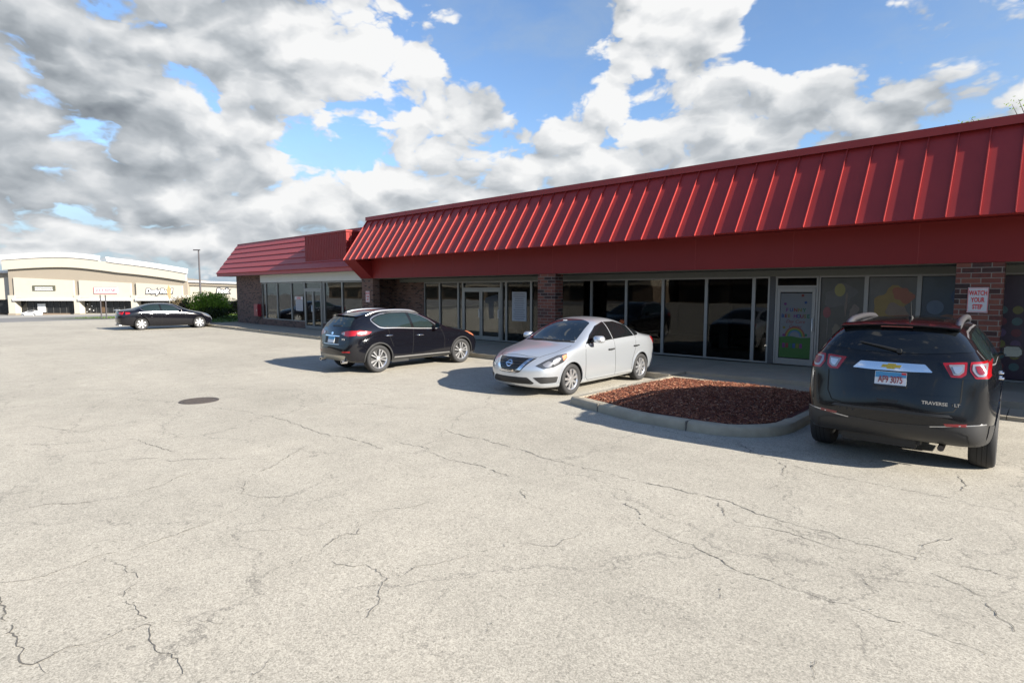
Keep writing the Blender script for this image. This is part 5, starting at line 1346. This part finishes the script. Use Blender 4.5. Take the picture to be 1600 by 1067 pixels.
# ---- large charcoal crossover, tail to the camera
S_BIG = dict(rear=-1.10, front=4.02, wb=3.02, mid=1.2, ws=2.0, rw=-.4, wmax=.992, wheel_r=.385, tyre_w=.262, track=.985, rim_r=.245, arch=.43,
    stations=[-1.10, -.66, -.35, .0, .4, .85, 1.3, 1.7, 2.05, 2.4, 2.7, 3.0, 3.3, 3.6, 3.82, 4.02],
    top=[(-1.10, 1.705), (-.66, 1.735), (-.2, 1.765), (.6, 1.785), (1.3, 1.77), (1.8, 1.715), (2.2, 1.55), (2.6, 1.34), (2.95, 1.17), (3.2, 1.12), (3.6, 1.04), (3.85, .95), (4.02, .84)],
    belt=[(-1.10, 1.26), (-.5, 1.24), (.2, 1.20), (1.2, 1.15), (2.2, 1.12), (2.8, 1.09), (3.2, 1.04), (3.6, .96), (4.02, .76)],
    w=[(-1.10, .905), (-.6, .955), (-.1, .985), (.8, .975), (2.2, .975), (3.0, .99), (3.5, .95), (3.82, .86), (4.02, .76)],
    wtop=[(-1.10, .545), (-.66, .60), (.0, .645), (1.2, .66), (1.8, .67), (2.3, .76), (2.8, .83), (3.0, .85), (3.4, .78), (4.02, .62)],
    drop=[(-1.10, .05), (-.4, .07), (1.5, .07), (2.8, .05), (4.02, .05)], sill=[(-1.10, .40), (-.6, .34), (.5, .27), (2.5, .25), (3.4, .25), (4.02, .28)],
    rear_prof=[(.36, .14), (.46, .05), (.56, .01), (.66, .0), (.74, .03), (.80, .085), (.95, .10), (1.15, .105), (1.28, .115), (1.36, .14), (1.42, .20), (1.55, .31), (1.66, .40), (1.72, .43)],
    front_prof=[(.25, .12), (.45, .0), (.7, .02), (.9, .10)], rear_bow=.23, front_bow=.42, rear_pow=3.2, tumble=.03, shoulder=.16,
    spokes=6, spoke_split=((-.01, -.03), (.01, .03)), spoke_w=(.035, .045))
def build_big():
    c = Car('parked_car', 'large dark grey crossover seen from the rear with wide chrome bar and number plate', S_BIG, M['charcoal_paint'], (-1.355, 8.84, 0), R(2.3))
    DL = [(-.66, 1.44), (-.62, 1.34), (-.45, 1.29), (.4, 1.24), (1.4, 1.19), (2.35, 1.16), (2.2, 1.34), (1.9, 1.53), (1.6, 1.62), (1.0, 1.655), (.2, 1.655), (-.3, 1.63), (-.55, 1.58)]
    def side(fr):
        dl = rounded(DL, .06)
        c.patch('window_trim', fr, grow(dl, .016), M['satin'], .002); c.patch('window_pillar', fr, dl, M['gloss_black'], .005)
        c.patch('quarter_window', fr, rounded([(-.60, 1.44), (-.56, 1.36), (-.40, 1.31), (.20, 1.27), (.20, 1.635), (-.3, 1.61), (-.52, 1.565)], .04), M['glass_side'], .008)
        c.patch('rear_door_window', fr, rounded([(.27, 1.265), (1.18, 1.22), (1.18, 1.635), (.27, 1.64)], .03), M['glass_side'], .008)
        c.patch('front_door_window', fr, rounded([(1.26, 1.215), (2.2, 1.185), (1.87, 1.51), (1.58, 1.60), (1.26, 1.63)], .03), M['glass_side'], .008)
        for ya in (0, 3.02): c.patch('wheel_arch_lip', fr, arc(ya, .385, .455, -10, 190) + arc(ya, .385, .424, -10, 190)[::-1], M['charcoal_paint'], .010, .02)
        c.patch('sill_cladding', fr, [(.46, .26), (2.55, .26), (2.55, .40), (.46, .40)], M['greyplastic'], .010)
        for p in ([(.24, 1.24), (.30, .9), (.46, .6)], [(1.22, 1.19), (1.2, .4)], [(2.35, 1.14), (2.4, .4)]): c.line('shut_line', fr, p, .008, M['well'])
        c.patch('bumper_lower', fr, [(-.74, .635), (-.6, .615), (-.45, .60), (-.44, .40), (-.74, .40)], M['greyplastic'], .006)
        c.patch('tail_lamp', fr, rounded([(-.735, 1.335), (-.66, 1.33), (-.63, 1.295), (-.68, 1.185), (-.735, 1.175)], .02), M['lamp_red'], .006)
        c.patch('headlamp', fr, rounded([(3.25, .98), (3.5, .97), (3.78, .86), (3.75, .78), (3.4, .86)], .03), M['lamp_clear'], .006)
    c.both(side)
    # rear face
    c.patch('rear_window', 'B', rounded([(-.765, 1.475), (-.74, 1.44), (-.3, 1.40), (.3, 1.40), (.74, 1.44), (.765, 1.475), (.585, 1.665), (.3, 1.68), (-.3, 1.68), (-.585, 1.665)], .04), M['glass_black'], .006, res=.04)
    LW = [(-.66, .635), (0, .59), (.66, .635), (.885, .66), (.885, .40), (.5, .36), (-.5, .36), (-.885, .40), (-.885, .66)]
    c.patch('bumper_lower', 'B', LW, M['greyplastic'], .006, res=.04)
    for sg_ in (1, -1):
        m_ = lambda P_: [(sg_ * a, b) for a, b in P_]
        hs = c.patch('lamp_housing', 'B', rounded(m_([(.44, 1.325), (.66, 1.345), (.885, 1.352), (.885, 1.152), (.62, 1.145), (.54, 1.16)]), .02), M['gloss_black'], .004, res=.03)
        for nm, P_ in (('tail_lamp', [(.47, 1.315), (.685, 1.333), (.685, 1.20), (.645, 1.163), (.555, 1.163)]), ('tail_lamp', [(.712, 1.335), (.885, 1.343), (.885, 1.19), (.875, 1.162), (.765, 1.158), (.738, 1.20), (.712, 1.24)])):
            o = c.patch(nm, 'B', rounded(m_(P_), .012), M['lamp_red'], .009, .015, res=.03)
            if P_[0][0] < .5:
                c.patch('lens', 'B', rounded(m_([(.525, 1.296), (.662, 1.306), (.662, 1.225), (.625, 1.187), (.575, 1.187)]), .01), M['lamp_clear'], .014, .012, res=.03, parent=o)
                c.patch('lens_core', 'B', rounded(m_([(.555, 1.278), (.645, 1.286), (.642, 1.235), (.615, 1.207), (.590, 1.207)]), .01), M['satin'], .018, .012, res=.03, parent=o)
            else:
                c.patch('lens', 'B', rounded(m_([(.730, 1.312), (.850, 1.318), (.850, 1.215), (.838, 1.184), (.780, 1.182), (.755, 1.21), (.730, 1.25)]), .012), M['lamp_clear'], .014, .012, res=.03, parent=o)
                c.patch('lens_core', 'B', rounded(m_([(.752, 1.292), (.832, 1.296), (.832, 1.225), (.820, 1.204), (.790, 1.204), (.772, 1.23)]), .012), M['lamp_deepred'], .018, .012, res=.03, parent=o)
        c.patch('reflector', 'B', m_([(.52, .652), (.72, .664), (.72, .634), (.54, .624)]), M['lamp_deepred'], .010, res=.04)
        c.line('bumper_crease', 'B', m_([(.88, .662), (.66, .640), (.40, .605)]), .010, M['satin'], .010, res=.06)
        c.line('bumper_recess', 'B', m_([(.40, .60), (.66, .575), (.735, .54), (.75, .42)]), .010, M['satin'] if False else M['plastic'], .010, res=.05)
    CH = [(-.39, 1.20), (-.315, 1.282), (.315, 1.282), (.39, 1.20), (.2, 1.192), (-.2, 1.192)]
    c.patch('chrome_bar', 'B', rounded(CH, .012), M['chrome'], .022, .035, res=.03)
    bt = [(-.10, 1.222), (-.085, 1.255), (-.035, 1.255), (-.035, 1.268), (.045, 1.268), (.045, 1.255), (.10, 1.255), (.085, 1.222), (.035, 1.222), (.035, 1.209), (-.045, 1.209), (-.045, 1.222)]
    em = c.patch('emblem', 'B', grow(bt, .006), M['chrome'], .032, .02, res=.03)
    c.patch('emblem_face', 'B', bt, M['gold'], .036, .01, res=.03, parent=em)
    c.patch('plate_recess', 'B', rounded([(-.28, 1.19), (.28, 1.19), (.24, 1.01), (-.24, 1.01)], .03), M['gloss_black'], .003)
    pl = c.patch('number_plate', 'B', rounded([(-.155, 1.178), (.155, 1.178), (.155, 1.026), (-.155, 1.026)], .01), M['plate_white'], .012, res=.04)
    c.patch('plate_band', 'B', [(-.150, 1.173), (.150, 1.173), (.150, 1.118), (-.150, 1.108)], M['plate_blue'], .0145, res=.04, parent=pl)
    c.patch('plate_sticker', 'B', [(.105, 1.173), (.150, 1.173), (.150, 1.150), (.105, 1.150)], M['sign_red'], .017, res=.04, parent=pl)
    p = c.point('B', 0, 1.09)
    put_text('plate_number', 'AF9 3075', .112, M['plate_ink'], (0, p.y - .0185, 1.088), parent=pl, depth=.004, bold=.001, spacing=.95, xs=.58)
    c.patch('plate_frame', 'B', [(-.165, 1.028), (.165, 1.028), (.165, 1.005), (-.165, 1.005)], M['plastic'], .02, .02)
    GP = [(-.70, 1.345), (-.66, 1.13), (-.655, .90), (-.60, .79), (-.45, .765), (.45, .765), (.60, .79), (.655, .90), (.66, 1.13), (.70, 1.345)]
    c.line('tailgate_gap', 'B', GP, .012, M['well'], .002, res=.05)
    c.line('tailgate_crease', 'B', [(-.64, .965), (0, .955), (.64, .965)], .010, M['charcoal_paint'], .006, res=.06)
    c.patch('tailgate_handle', 'B', rounded([(-.13, .862), (.10, .862), (.07, .825), (-.10, .825)], .015), M['plastic'], .003, res=.04)
    c.patch('bumper_top', 'B', [(-.56, .752), (.56, .752), (.60, .722), (-.60, .722)], M['greyplastic'], .004, res=.05)
    p = c.point('B', .42, .87); put_text('model_lettering', 'TRAVERSE', .052, M['satin'], (.43, p.y - .016, .868), parent=c.root, depth=.006, bold=.001)
    put_text('model_lettering', 'LT', .046, M['satin'], (.63, p.y - .006, .868), parent=c.root, depth=.006, bold=.001)
    for x in (-.50, -.42, -.36): 
        q = c.point('B', x, .70); k_ = MB(); k_.lathe([(0, -.006), (.011, -.006), (.014, .004)], M['plastic'], 12, 'y', (x, q.y, .70)); k_.build('parking_sensor', c.root, smooth=40)
    # wiper with its pivot
    w0, w1 = c.point('B', .06, 1.425, .03), c.point('B', -.34, 1.505, .03)
    wm = MB(); wm.tube([w0, w0 * .5 + w1 * .5 + Vector((0, -.008, .004)), w1], [.016, .012, .007], M['plastic'], 8); wm.tube([w0 + Vector((0, .03, -.004)), w0 + Vector((0, -.016, 0))], .026, M['plastic'], 12); wm.build('rear_wiper', c.root, smooth=60)
    # spoiler shelf above the rear window with the third brake lamp
    sp_ = MB(); pts = [(x, -1.10 + .40 - .05 + .11 * abs(x / .7) ** 3, 1.722 - .04 * (x / .65) ** 2) for x in frange(-.59, .59, 17)]
    for a_, b_ in zip(pts, pts[1:]):
        sp_.prism([a_, (a_[0], a_[1] + .10, a_[2] + .022), (a_[0], a_[1] + .32, a_[2] + .032), (a_[0], a_[1] + .16, a_[2] - .045), (a_[0], a_[1] + .01, a_[2] - .02)], Vector(b_) - Vector(a_), M['charcoal_paint'])
    sp_.build('roof_spoiler', c.root, smooth=60)
    bl = MB(); bl.box(-.16, .16, -.742, -.72, 1.690, 1.703, M['lamp_deepred']); bl.build('brake_lamp', c.root)
    for sx in (1, -1):
        pts, rad = [], []
        for i, y in enumerate(frange(-.52, 1.75, 14)):
            q = c.point('T', sx * .565, y); u = i / 13; pts.append(q + Vector((0, 0, .052 * min(1, math.sin(math.pi * u) * 2.6)))); rad.append(.038 if 0 < i < 13 else .02)
        r_ = MB(); r_.tube(pts, rad, M['rail'], 10); r_.build('roof_rail', c.root, smooth=60)
    q = c.point('T', .05, .05); a_ = MB(); a_.tube([q, q + Vector((0, -.02, .03))], [.03, .018], M['plastic'], 10); a_.tube([q + Vector((0, -.02, .03)), q + Vector((0, -.09, .21))], [.007, .004], M['plastic'], 6); a_.build('aerial', c.root, smooth=60)
    c.mirrors(2.22, 1.17, M['charcoal_paint'], size=(.14, .23, .17), out=.05)
    c.handles([(.38, 1.04), (1.36, 1.0)], M['chrome'])
    c.patch('windscreen', 'T', rounded([(-.74, 2.75), (0, 2.92), (.74, 2.75), (.64, 2.02), (0, 1.93), (-.64, 2.02)], .06), M['glass_clear'], .005)
    e = MB(); e.tube([(.5, -.85, .33), (.5, -.3, .33), (.3, .6, .30)], .035, M['iron'], 8); e.build('exhaust_pipe', c.root, smooth=60)
    u = MB(); u.box(-.55, .3, -.80, -.25, .27, .42, M['plastic']); u.box(-.62, .62, -.2, .2, .26, .36, M['plastic']); u.build('underside', c.root, bevel=.04)
    return c
build_big()
# ------------------------------------------------------------------ plants
def leaf_cloud(mb, centre, radii, n, size, mt, rr, shell=.35, lumps=9, up=0.0, spread=.42):
    """leaf-sized faces in lumpy clumps filling an ellipsoid"""
    L = []
    for i in range(lumps):  # clumps
        while True:
            d = Vector((rr.uniform(-1, 1), rr.uniform(-1, 1), rr.uniform(-1, 1)))
            if d.length < 1: break
        L.append((d * (1 - spread), spread * rr.uniform(.7, 1.1)))
    c = Vector(centre)
    for i in range(n):
        ctr, rad = rr.choice(L)
        while True:
            d = Vector((rr.uniform(-1, 1), rr.uniform(-1, 1), rr.uniform(-1, 1)))
            if shell < d.length < 1: break
        q = ctr + d * rad
        p = c + Vector((q.x * radii[0], q.y * radii[1], q.z * radii[2]))
        a = Vector((rr.gauss(0, 1), rr.gauss(0, 1), rr.gauss(up, 1))).normalized(); b = a.orthogonal().normalized()
        b = (Matrix.Rotation(rr.uniform(0, 6.28), 3, a) @ b); s = size * rr.uniform(.6, 1.4)
        mb.face([p - a * s, p + b * s * .45, p + a * s, p - b * s * .45], mt)

def bush(name, label, cat, loc, radii, n, size, mt, seed, tw=14, group=None, mt2=None, frac2=0.0):
    r = random.Random(seed); root = thing(name, label, cat, loc, 0, group)
    f = MB()
    leaf_cloud(f, (0, 0, radii[2] * .95), radii, int(n * (1 - frac2)), size, mt, r, .2, 26, .4, .45)
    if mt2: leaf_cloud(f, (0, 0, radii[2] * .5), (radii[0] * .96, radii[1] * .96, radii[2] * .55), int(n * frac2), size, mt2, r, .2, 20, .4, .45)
    f.build('foliage', root, fix=False)
    s = MB()
    for i in range(tw):
        a = r.uniform(0, 6.28); q = r.uniform(.2, .8)
        s.tube([(math.cos(a) * .08, math.sin(a) * .08, -.1), (math.cos(a) * radii[0] * q * .6, math.sin(a) * radii[1] * q * .6, radii[2] * .8), (math.cos(a) * radii[0] * q, math.sin(a) * radii[1] * q, radii[2] * r.uniform(1.2, 1.8))], [.03, .02, .008], M['bark'], 5)
    s.build('stem', root, fix=False)
    return root

bush('round_shrub', 'large rounded bright green shrub on the grass behind the black saloon', 'shrub', (-44.9, 15.6, .06), (1.35, 2.0, 1.12), 15000, .07, M['leaf'], 4, mt2=M['leaf_dark'], frac2=.40)  # sunlit top put into the brighter leaf colour, darker leaves low down
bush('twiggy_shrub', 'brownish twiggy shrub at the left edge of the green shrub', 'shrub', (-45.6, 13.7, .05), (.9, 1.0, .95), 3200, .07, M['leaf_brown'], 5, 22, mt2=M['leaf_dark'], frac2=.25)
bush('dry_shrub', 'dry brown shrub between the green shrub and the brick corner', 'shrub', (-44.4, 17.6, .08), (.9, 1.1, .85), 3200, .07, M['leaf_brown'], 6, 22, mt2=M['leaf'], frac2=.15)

def tree(label, loc, h, crown_r, seed, n=5000, size=.10, mt='leaf', sprigs=None):
    r = random.Random(seed); root = thing('tree', label, 'tree', loc)
    tr = MB(); tr.tube([(0, 0, -.2), (.05, 0, h * .25), (-.05, .08, h * .5), (0, 0, h * .8)], [.2, .16, .12, .05], M['bark'], 9)
    cr = MB()
    for i in range(11):
        a = r.uniform(0, 6.28); z0 = h * r.uniform(.35, .65); L_ = crown_r * r.uniform(.6, 1.0)
        e = Vector((math.cos(a) * L_, math.sin(a) * L_, min(h * .92, z0 + L_ * r.uniform(.4, .9))))
        tr.tube([(0, 0, z0), tuple(e * .5 + Vector((0, 0, z0 * .5 + .1))), tuple(e)], [.06, .04, .012], M['bark'], 6)
        leaf_cloud(cr, e, (crown_r * .5, crown_r * .5, crown_r * .4), n // 11, size, M[mt], r, .1, 8)
    for sp in sprigs or []:
        e = Vector(sp) - Vector(loc); b = Vector((e.x * .6, e.y * .6, e.z - 1.6))
        tr.tube([tuple(b), tuple(b * .4 + e * .6 + Vector((.05, 0, 0))), tuple(e)], [.03, .018, .006], M['bark'], 5)
        for k in range(13):
            q = e + Vector((r.gauss(0, .22), r.gauss(0, .15), r.gauss(-.12, .14)))
            a = Vector((r.gauss(0, 1), r.gauss(0, 1), r.gauss(0, 1))).normalized(); bb = a.orthogonal().normalized(); s = .07 * r.uniform(.6, 1.3)
            cr.face([q - a * s, q + bb * s * .45, q + a * s, q - bb * s * .45], M[mt])
    tr.build('trunk', root, smooth=60); cr.build('crown', root, fix=False)
    return root
tree('leafy tree behind the shop row with sprigs rising above the red roof', (-.4, 33.5, 0), 7.6, 2.6, 11, 5000, .10, 'leaf',
     [(-3.1, 33.0, 9.75), (-2.75, 33.2, 9.62), (-1.75, 33.2, 10.1), (-1.55, 33.2, 10.25)])

# ------------------------------------------------------------------ the far shopping plaza, beyond the road
RV = Vector((math.cos(R(YAW)), math.sin(R(YAW)), 0)); FV = Vector((-math.sin(R(YAW)), math.cos(R(YAW)), 0))
def far_pt(px, Z, z): return FV * Z + RV * ((px - 800) / 895 * Z) + Vector((0, 0, z))
K = 150 / 895.0; ZP = 150; BZ = -4.2
po = far_pt(0, ZP, BZ)
plaza = thing('plaza_building', 'wide cream and tan plaza with curved white parapet far across the road', 'building', po, R(YAW))
U = lambda px: (800 + (px - 800) * .9955) * K
V_ = lambda py: (492 - py) * K
def fpart(mb, name, par=plaza, **kw): return mb.build(name, par, fix=kw.pop('fix', True), **kw)
def arc_top(px): 
    t_ = (px - 14) / (293 - 14); return 399.2 - 6.5 * 4 * .25 * 0 + (-3.8 * math.sin(min(1, t_ / .62) * math.pi)) * (1 if t_ < .62 else 0) + (0 if t_ < .30 else 20.5 * ((t_ - .30) / .70) ** 1.75)
def arc_low(px): return arc_top(px) + 22.5 - 3 * max(0, (px - 150) / 150)
xs = frange(5, 293, 40)
def strip(mb, f_top, f_bot, x0, x1, y0, y1, m, n=40):
    """wall slice between two outline curves, y0 front and y1 back"""
    q = frange(x0, x1, n)
    for a_, b_ in zip(q, q[1:]):
        mb.prism([(U(a_), y0, V_(f_top(a_))), (U(b_), y0, V_(f_top(b_))), (U(b_), y0, V_(f_bot(b_))), (U(a_), y0, V_(f_bot(a_)))], (0, y1 - y0, 0), m)
NT0, NT1 = 160.5, 172.0
w_ = MB(); strip(w_, arc_low, lambda p: 468.5, 14, 293, 0, 14, M['tan'], 30)
fpart(w_, 'wall')
w_ = MB()
strip(w_, lambda p: arc_top(p) + 7.5, arc_low, 9, NT0, -.7, 0, M['cream'], 22); strip(w_, lambda p: arc_top(p) + 7.5, arc_low, NT1, 293, -.7, 0, M['cream'], 18)
strip(w_, lambda p: 409.5, arc_low, NT0, NT1, -.7, 0, M['cream'], 3)
fpart(w_, 'parapet')
for a_, b_ in ((5, NT0), (NT1, 296)):
    c_ = MB(); strip(c_, arc_top, lambda p: arc_top(p) + 3, a_, b_, -1.05, -.3, M['cornice'], 22); strip(c_, lambda p: arc_top(p) + 3.01, lambda p: arc_top(p) + 7.5, a_ + 1, b_ - .6, -.95, -.3, M['cornice'], 22)
    fpart(c_, 'cornice')
bays = [(24, 117), (125.5, 206), (214.5, 286)]
cpn = MB(); cdn = MB()
for i, (a_, b_) in enumerate(bays):
    t0_, t1_ = (433.5 + 4.2 * i, 438 + 4.2 * i)
    cpn.prism([(U(a_), -.5, V_(t0_)), (U(b_), -.5, V_(t1_)), (U(b_), -.5, V_(466)), (U(a_), -.5, V_(465))], (0, .5, 0), M['cream'])
    cdn.box(U(a_), U(b_), -1.2, 0, V_(469.5), V_(465.5), M['cornice'])
fpart(cpn, 'sign_wall'); fpart(cdn, 'canopy_edge')
for a_, b_ in ((14.5, 25), (117, 125.5), (206, 214.5), (286, 293)):
    pl_ = MB(); pl_.box(U(a_), U(b_), -.7, 1.2, V_(489), V_(461), M['cream']); pl_.box(U(a_) - .1, U(b_) + .1, -.85, 1.3, V_(495), V_(489.02), M['tan']); fpart(pl_, 'pier')
for a_, b_ in bays:
    g_ = MB(); g_.box(U(a_), U(b_), 1.2, 1.4, V_(489.5), V_(469), M['shop_dark']); go = fpart(g_, 'shop_window')
    m_ = MB()
    for k in range(1, 9): xq = U(a_ + (b_ - a_) * k / 9); m_.box(xq - .07, xq + .07, 1.1, 1.2, V_(489.5), V_(469.5), M['alu_dark'])
    fpart(m_, 'mullion', go)
    b2 = MB(); b2.box(U(a_), U(b_), .9, 1.5, V_(495), V_(489.4), M['brown' if a_ < 100 else 'tan']); fpart(b2, 'plinth')
dw = MB(); dw.box(U(150.5), U(157), .95, 1.15, V_(488), V_(471), mat('brown_panel', (.09, .055, .03), .7)); fpart(dw, 'door')
wp = MB(); wp.box(U(52), U(58), .9, 1.1, V_(487.5), V_(474.5), M['white']); wp.box(U(58.3), U(64), .9, 1.1, V_(487.5), V_(474.5), M['white']); fpart(wp, 'window_poster')
for px_, py_, s_ in ((130, 475, 1.0), (137, 478, 1.1), (133, 483, 1.2), (139, 485, .9), (128.5, 487, .7)):
    q = MB(); q.prism([(U(px_ - s_), 1.05, V_(py_)), (U(px_), 1.05, V_(py_ - s_ * .7)), (U(px_ + s_ * 1.2), 1.05, V_(py_ + s_ * .2)), (U(px_), 1.05, V_(py_ + s_ * .8))], (0, .1, 0), M['white']); fpart(q, 'window_decal')
bx = MB(); bx.box(U(14), U(293), .5, 14, 0, V_(440), M['tan']) if False else None
bk_ = MB(); bk_.box(U(14.5), U(293), 2.0, 14, -.3, V_(468.6), M['brown']); fpart(bk_, 'back_wall')

wing = thing('plaza_wing', 'low cream wing of the plaza right of the curved parapet, behind the shrub', 'building', po, R(YAW))
q = MB(); q.prism([(U(293.2), 1, V_(443)), (U(470), 1, V_(449)), (U(470), 1, V_(495)), (U(293.2), 1, V_(495))], (0, 12, 0), M['cream']); fpart(q, 'wall', wing)
q = MB(); q.prism([(U(293.2), .2, V_(438.3)), (U(470), .2, V_(444.5)), (U(470), .2, V_(447)), (U(293.2), .2, V_(441))], (0, 12, 0), M['cornice']); fpart(q, 'cornice', wing)
q = MB(); q.prism([(U(293.2), .6, V_(441.05)), (U(470), .6, V_(447.05)), (U(470), .6, V_(451)), (U(293.2), .6, V_(445.5))], (0, 12, 0), M['tan']); fpart(q, 'frieze', wing)
q = MB(); q.box(U(300), U(465), .85, 1.1, V_(490), V_(470), M['shop_dark']); fpart(q, 'shop_window', wing)
wing2 = thing('plaza_wing', 'low cream wing of the plaza at the very left edge of the photo', 'building', po, R(YAW))
q = MB(); q.box(U(-420), U(13.8), 2, 14, V_(468), V_(432), M['cream']); q.box(U(-420), U(13.8), 3.5, 14, -.3, V_(468), M['brown']); fpart(q, 'wall', wing2)
q = MB(); q.box(U(-420), U(13.6), 1.0, 14, V_(426.5), V_(423), M['cornice']); fpart(q, 'cornice', wing2)
q = MB(); q.box(U(-420), U(13.6), 1.6, 14, V_(431.9), V_(426.6), M['tan']); fpart(q, 'frieze', wing2)
q = MB(); q.box(U(-420), U(13.5), 3.2, 3.5, V_(490), V_(469), M['shop_dark']); fpart(q, 'shop_window', wing2)
for p_ in range(-400, 0, 45):
    q = MB(); q.box(U(p_ - 3), U(p_ + 3), 1.8, 3, -.3, V_(468), M['cream']); fpart(q, 'pier', wing2)
q = MB(); q.box(U(2), U(6), 1.8, 3, -.3, V_(482), M['tan']); fpart(q, 'bin_wall', wing2)
# signs of the plaza shops
def shop_sign(label, px0, px1, py0, py1, board, y=-.7):
    s = thing('shop_sign', label, 'sign', po, R(YAW))
    if board:
        b_ = MB(); b_.box(U(px0), U(px1), y, -.5, V_(py1), V_(py0), board); b_.build('board', s)
    return s
s1 = shop_sign('dark olive sign board with two pale rows on the leftmost plaza bay', 54, 89, 446, 454, M['olive'])
q = MB(); r5 = random.Random(5)
for row, (a_, b_, h_) in enumerate(((58, 85, 2.3), (58, 85.5, 1.7))):
    p_ = a_
    while p_ < b_: d_ = r5.uniform(1.2, 2.2); q.box(U(p_), U(min(p_ + d_, b_)), -.76, -.7, V_(449.6 + row * 3 + h_ * .5), V_(449.6 + row * 3 - h_ * .5), M['white'] if row else M['cornice']); p_ += d_ + .5
q.build('lettering', s1)
s2 = shop_sign('white sign with pink shoe repair lettering on the middle plaza bay', 149.5, 185.5, 448.5, 458.5, M['white'])
pk = mat('pink_letters', (.62, .16, .20), .6)
put_text('lettering', 'SHOE REPAIR', 5.6 * K, pk, (U(167.5), -.72, V_(453.5)), parent=s2, depth=.05, bold=.02, spacing=.93)
q = MB()
for a_, b_, c2, d2 in ((149.5, 185.5, 448.3, 449.0), (149.5, 185.5, 458.0, 458.7), (149.4, 150.0, 448.5, 458.5), (185, 185.6, 448.5, 458.5)): q.box(U(a_), U(b_), -.74, -.7, V_(d2), V_(c2), pk)
q.build('border', s2)
s3 = shop_sign('black and white script sign on the third plaza bay above the black saloon', 0, 0, 0, 0, None)
put_text('outline', 'Dusty Road', 10.0 * K, M['ink'], (U(250.5), -.62, V_(455)), parent=s3, depth=.20, bold=.22, shear=.2, spacing=.90, xs=.93)
put_text('lettering', 'Dusty Road', 10.0 * K, M['white'], (U(250.5), -.76, V_(455)), parent=s3, depth=.10, bold=.06, shear=.2, spacing=.90, xs=.93)
s4 = thing('shop_sign', 'black outlined script sign on the low plaza wing above the shrub', 'sign', po, R(YAW))
put_text('outline', 'Rock', 9.5 * K, M['ink'], (U(345), .9, V_(454.5)), parent=s4, depth=.15, bold=.28, shear=.2, spacing=.9)
put_text('lettering', 'Rock', 9.5 * K, M['white'], (U(345), .80, V_(454.5)), parent=s4, depth=.08, bold=.05, shear=.2, spacing=.9)

# street furniture on the way there
def post(label, px, Z, py_top, py_bot, rad=.04, lean=0.0, mt='galv', name='sign_post', group=None):
    b_ = far_pt(px, Z, 0); z1, z0 = CAM_H + (454.5 - py_top) / 895 * Z, CAM_H + (454.5 - py_bot) / 895 * Z
    s = thing(name, label, 'post', (b_.x, b_.y, min(z0, terrain_z(b_.x) + .1)), 0, group)
    q = MB(); H_ = z1 - s.location.z; q.tube([(0, 0, -.3), tuple(RV * (-lean * H_) + Vector((0, 0, H_)))], rad, M[mt], 8); q.build('pole', s, smooth=50)
    return s, H_
post('thin dark post on the verge left of its twin, before the shoe repair shop', 158.5, 46, 461, 499, .045, 0, 'pole', group='bare posts on the verge')
post('thin dark post on the verge right of its twin, nearest the black saloon', 166.5, 46, 461, 499, .045, 0, 'pole', group='bare posts on the verge')
s_, H_ = post('pale post with a narrow orange sign seen edge on above the black saloon', 266, 60, 452, 494, .04)
q = MB(); a0 = RV * .22; q.prism([tuple(Vector((0, 0, H_ + .45)) + RV * .0), tuple(Vector((0, 0, H_ - .1)) + a0), tuple(Vector((0, 0, H_ - .95)) + RV * .12), tuple(Vector((0, 0, H_ - 1.1))), tuple(Vector((0, 0, H_ - .2)) - a0)], tuple(FV * -.03), M['tanwood']); q.build('sign_panel', s_)
post('pale post leaning left beside the twiggy shrub', 285, 60, 462, 494, .045, .13)
b_ = far_pt(315, 90, 0); lz = terrain_z(b_.x)
lp = thing('light_pole', 'tall dark light pole with a single flat head behind the shrub', 'street light', (b_.x, b_.y, lz))
H_ = CAM_H + (454.5 - 392) / 895 * 90 - lz
q = MB(); q.tube([(0, 0, -.3), (0, 0, H_)], [.17, .10], M['pole'], 10); q.build('pole', lp, smooth=50)
q = MB(); q.obox(tuple(Vector((0, 0, H_ - .05)) - RV * .75 - FV * .18), tuple(RV * .95), tuple(FV * .36), (0, 0, .16), M['pole']); q.build('lamp_head', lp)
b_ = far_pt(331, 190, BZ)
r = random.Random(9); ft = thing('tree', 'small dark tree top showing above the low plaza wing', 'tree', b_)
q = MB(); q.tube([(0, 0, -.3), (0, 0, 6)], [.3, .15], M['bark'], 8); q.build('trunk', ft)
q = MB(); leaf_cloud(q, (0, 0, 8.2), (2.6, 2.6, 2.1), 1500, .3, M['leaf_dark'], r, .1, 10); q.build('crown', ft, fix=False)

# a white car parked before the plaza, its lower half below the brow of the lot
S_FAR = dict(S_SPORT); S_FAR['group'] = False
fc = Car('parked_car', 'small white car parked far off before the leftmost plaza bay', S_FAR, M['far_white'], tuple(far_pt(58, 143, BZ + .05)), R(YAW + 90))
DLO = [(.0, 1.20), (.2, 1.035), (1.0, 1.0), (1.98, .965), (1.6, 1.27), (1.3, 1.365), (.9, 1.39), (.5, 1.375), (.2, 1.31)]
fc.both(lambda fr: fc.patch('side_window', fr, DLO, M['glass_black'], .006))
fc.patch('windscreen', 'T', [(-.65, 2.28), (0, 2.42), (.65, 2.28), (.54, 1.72), (0, 1.62), (-.54, 1.72)], M['glass_black'], .006)
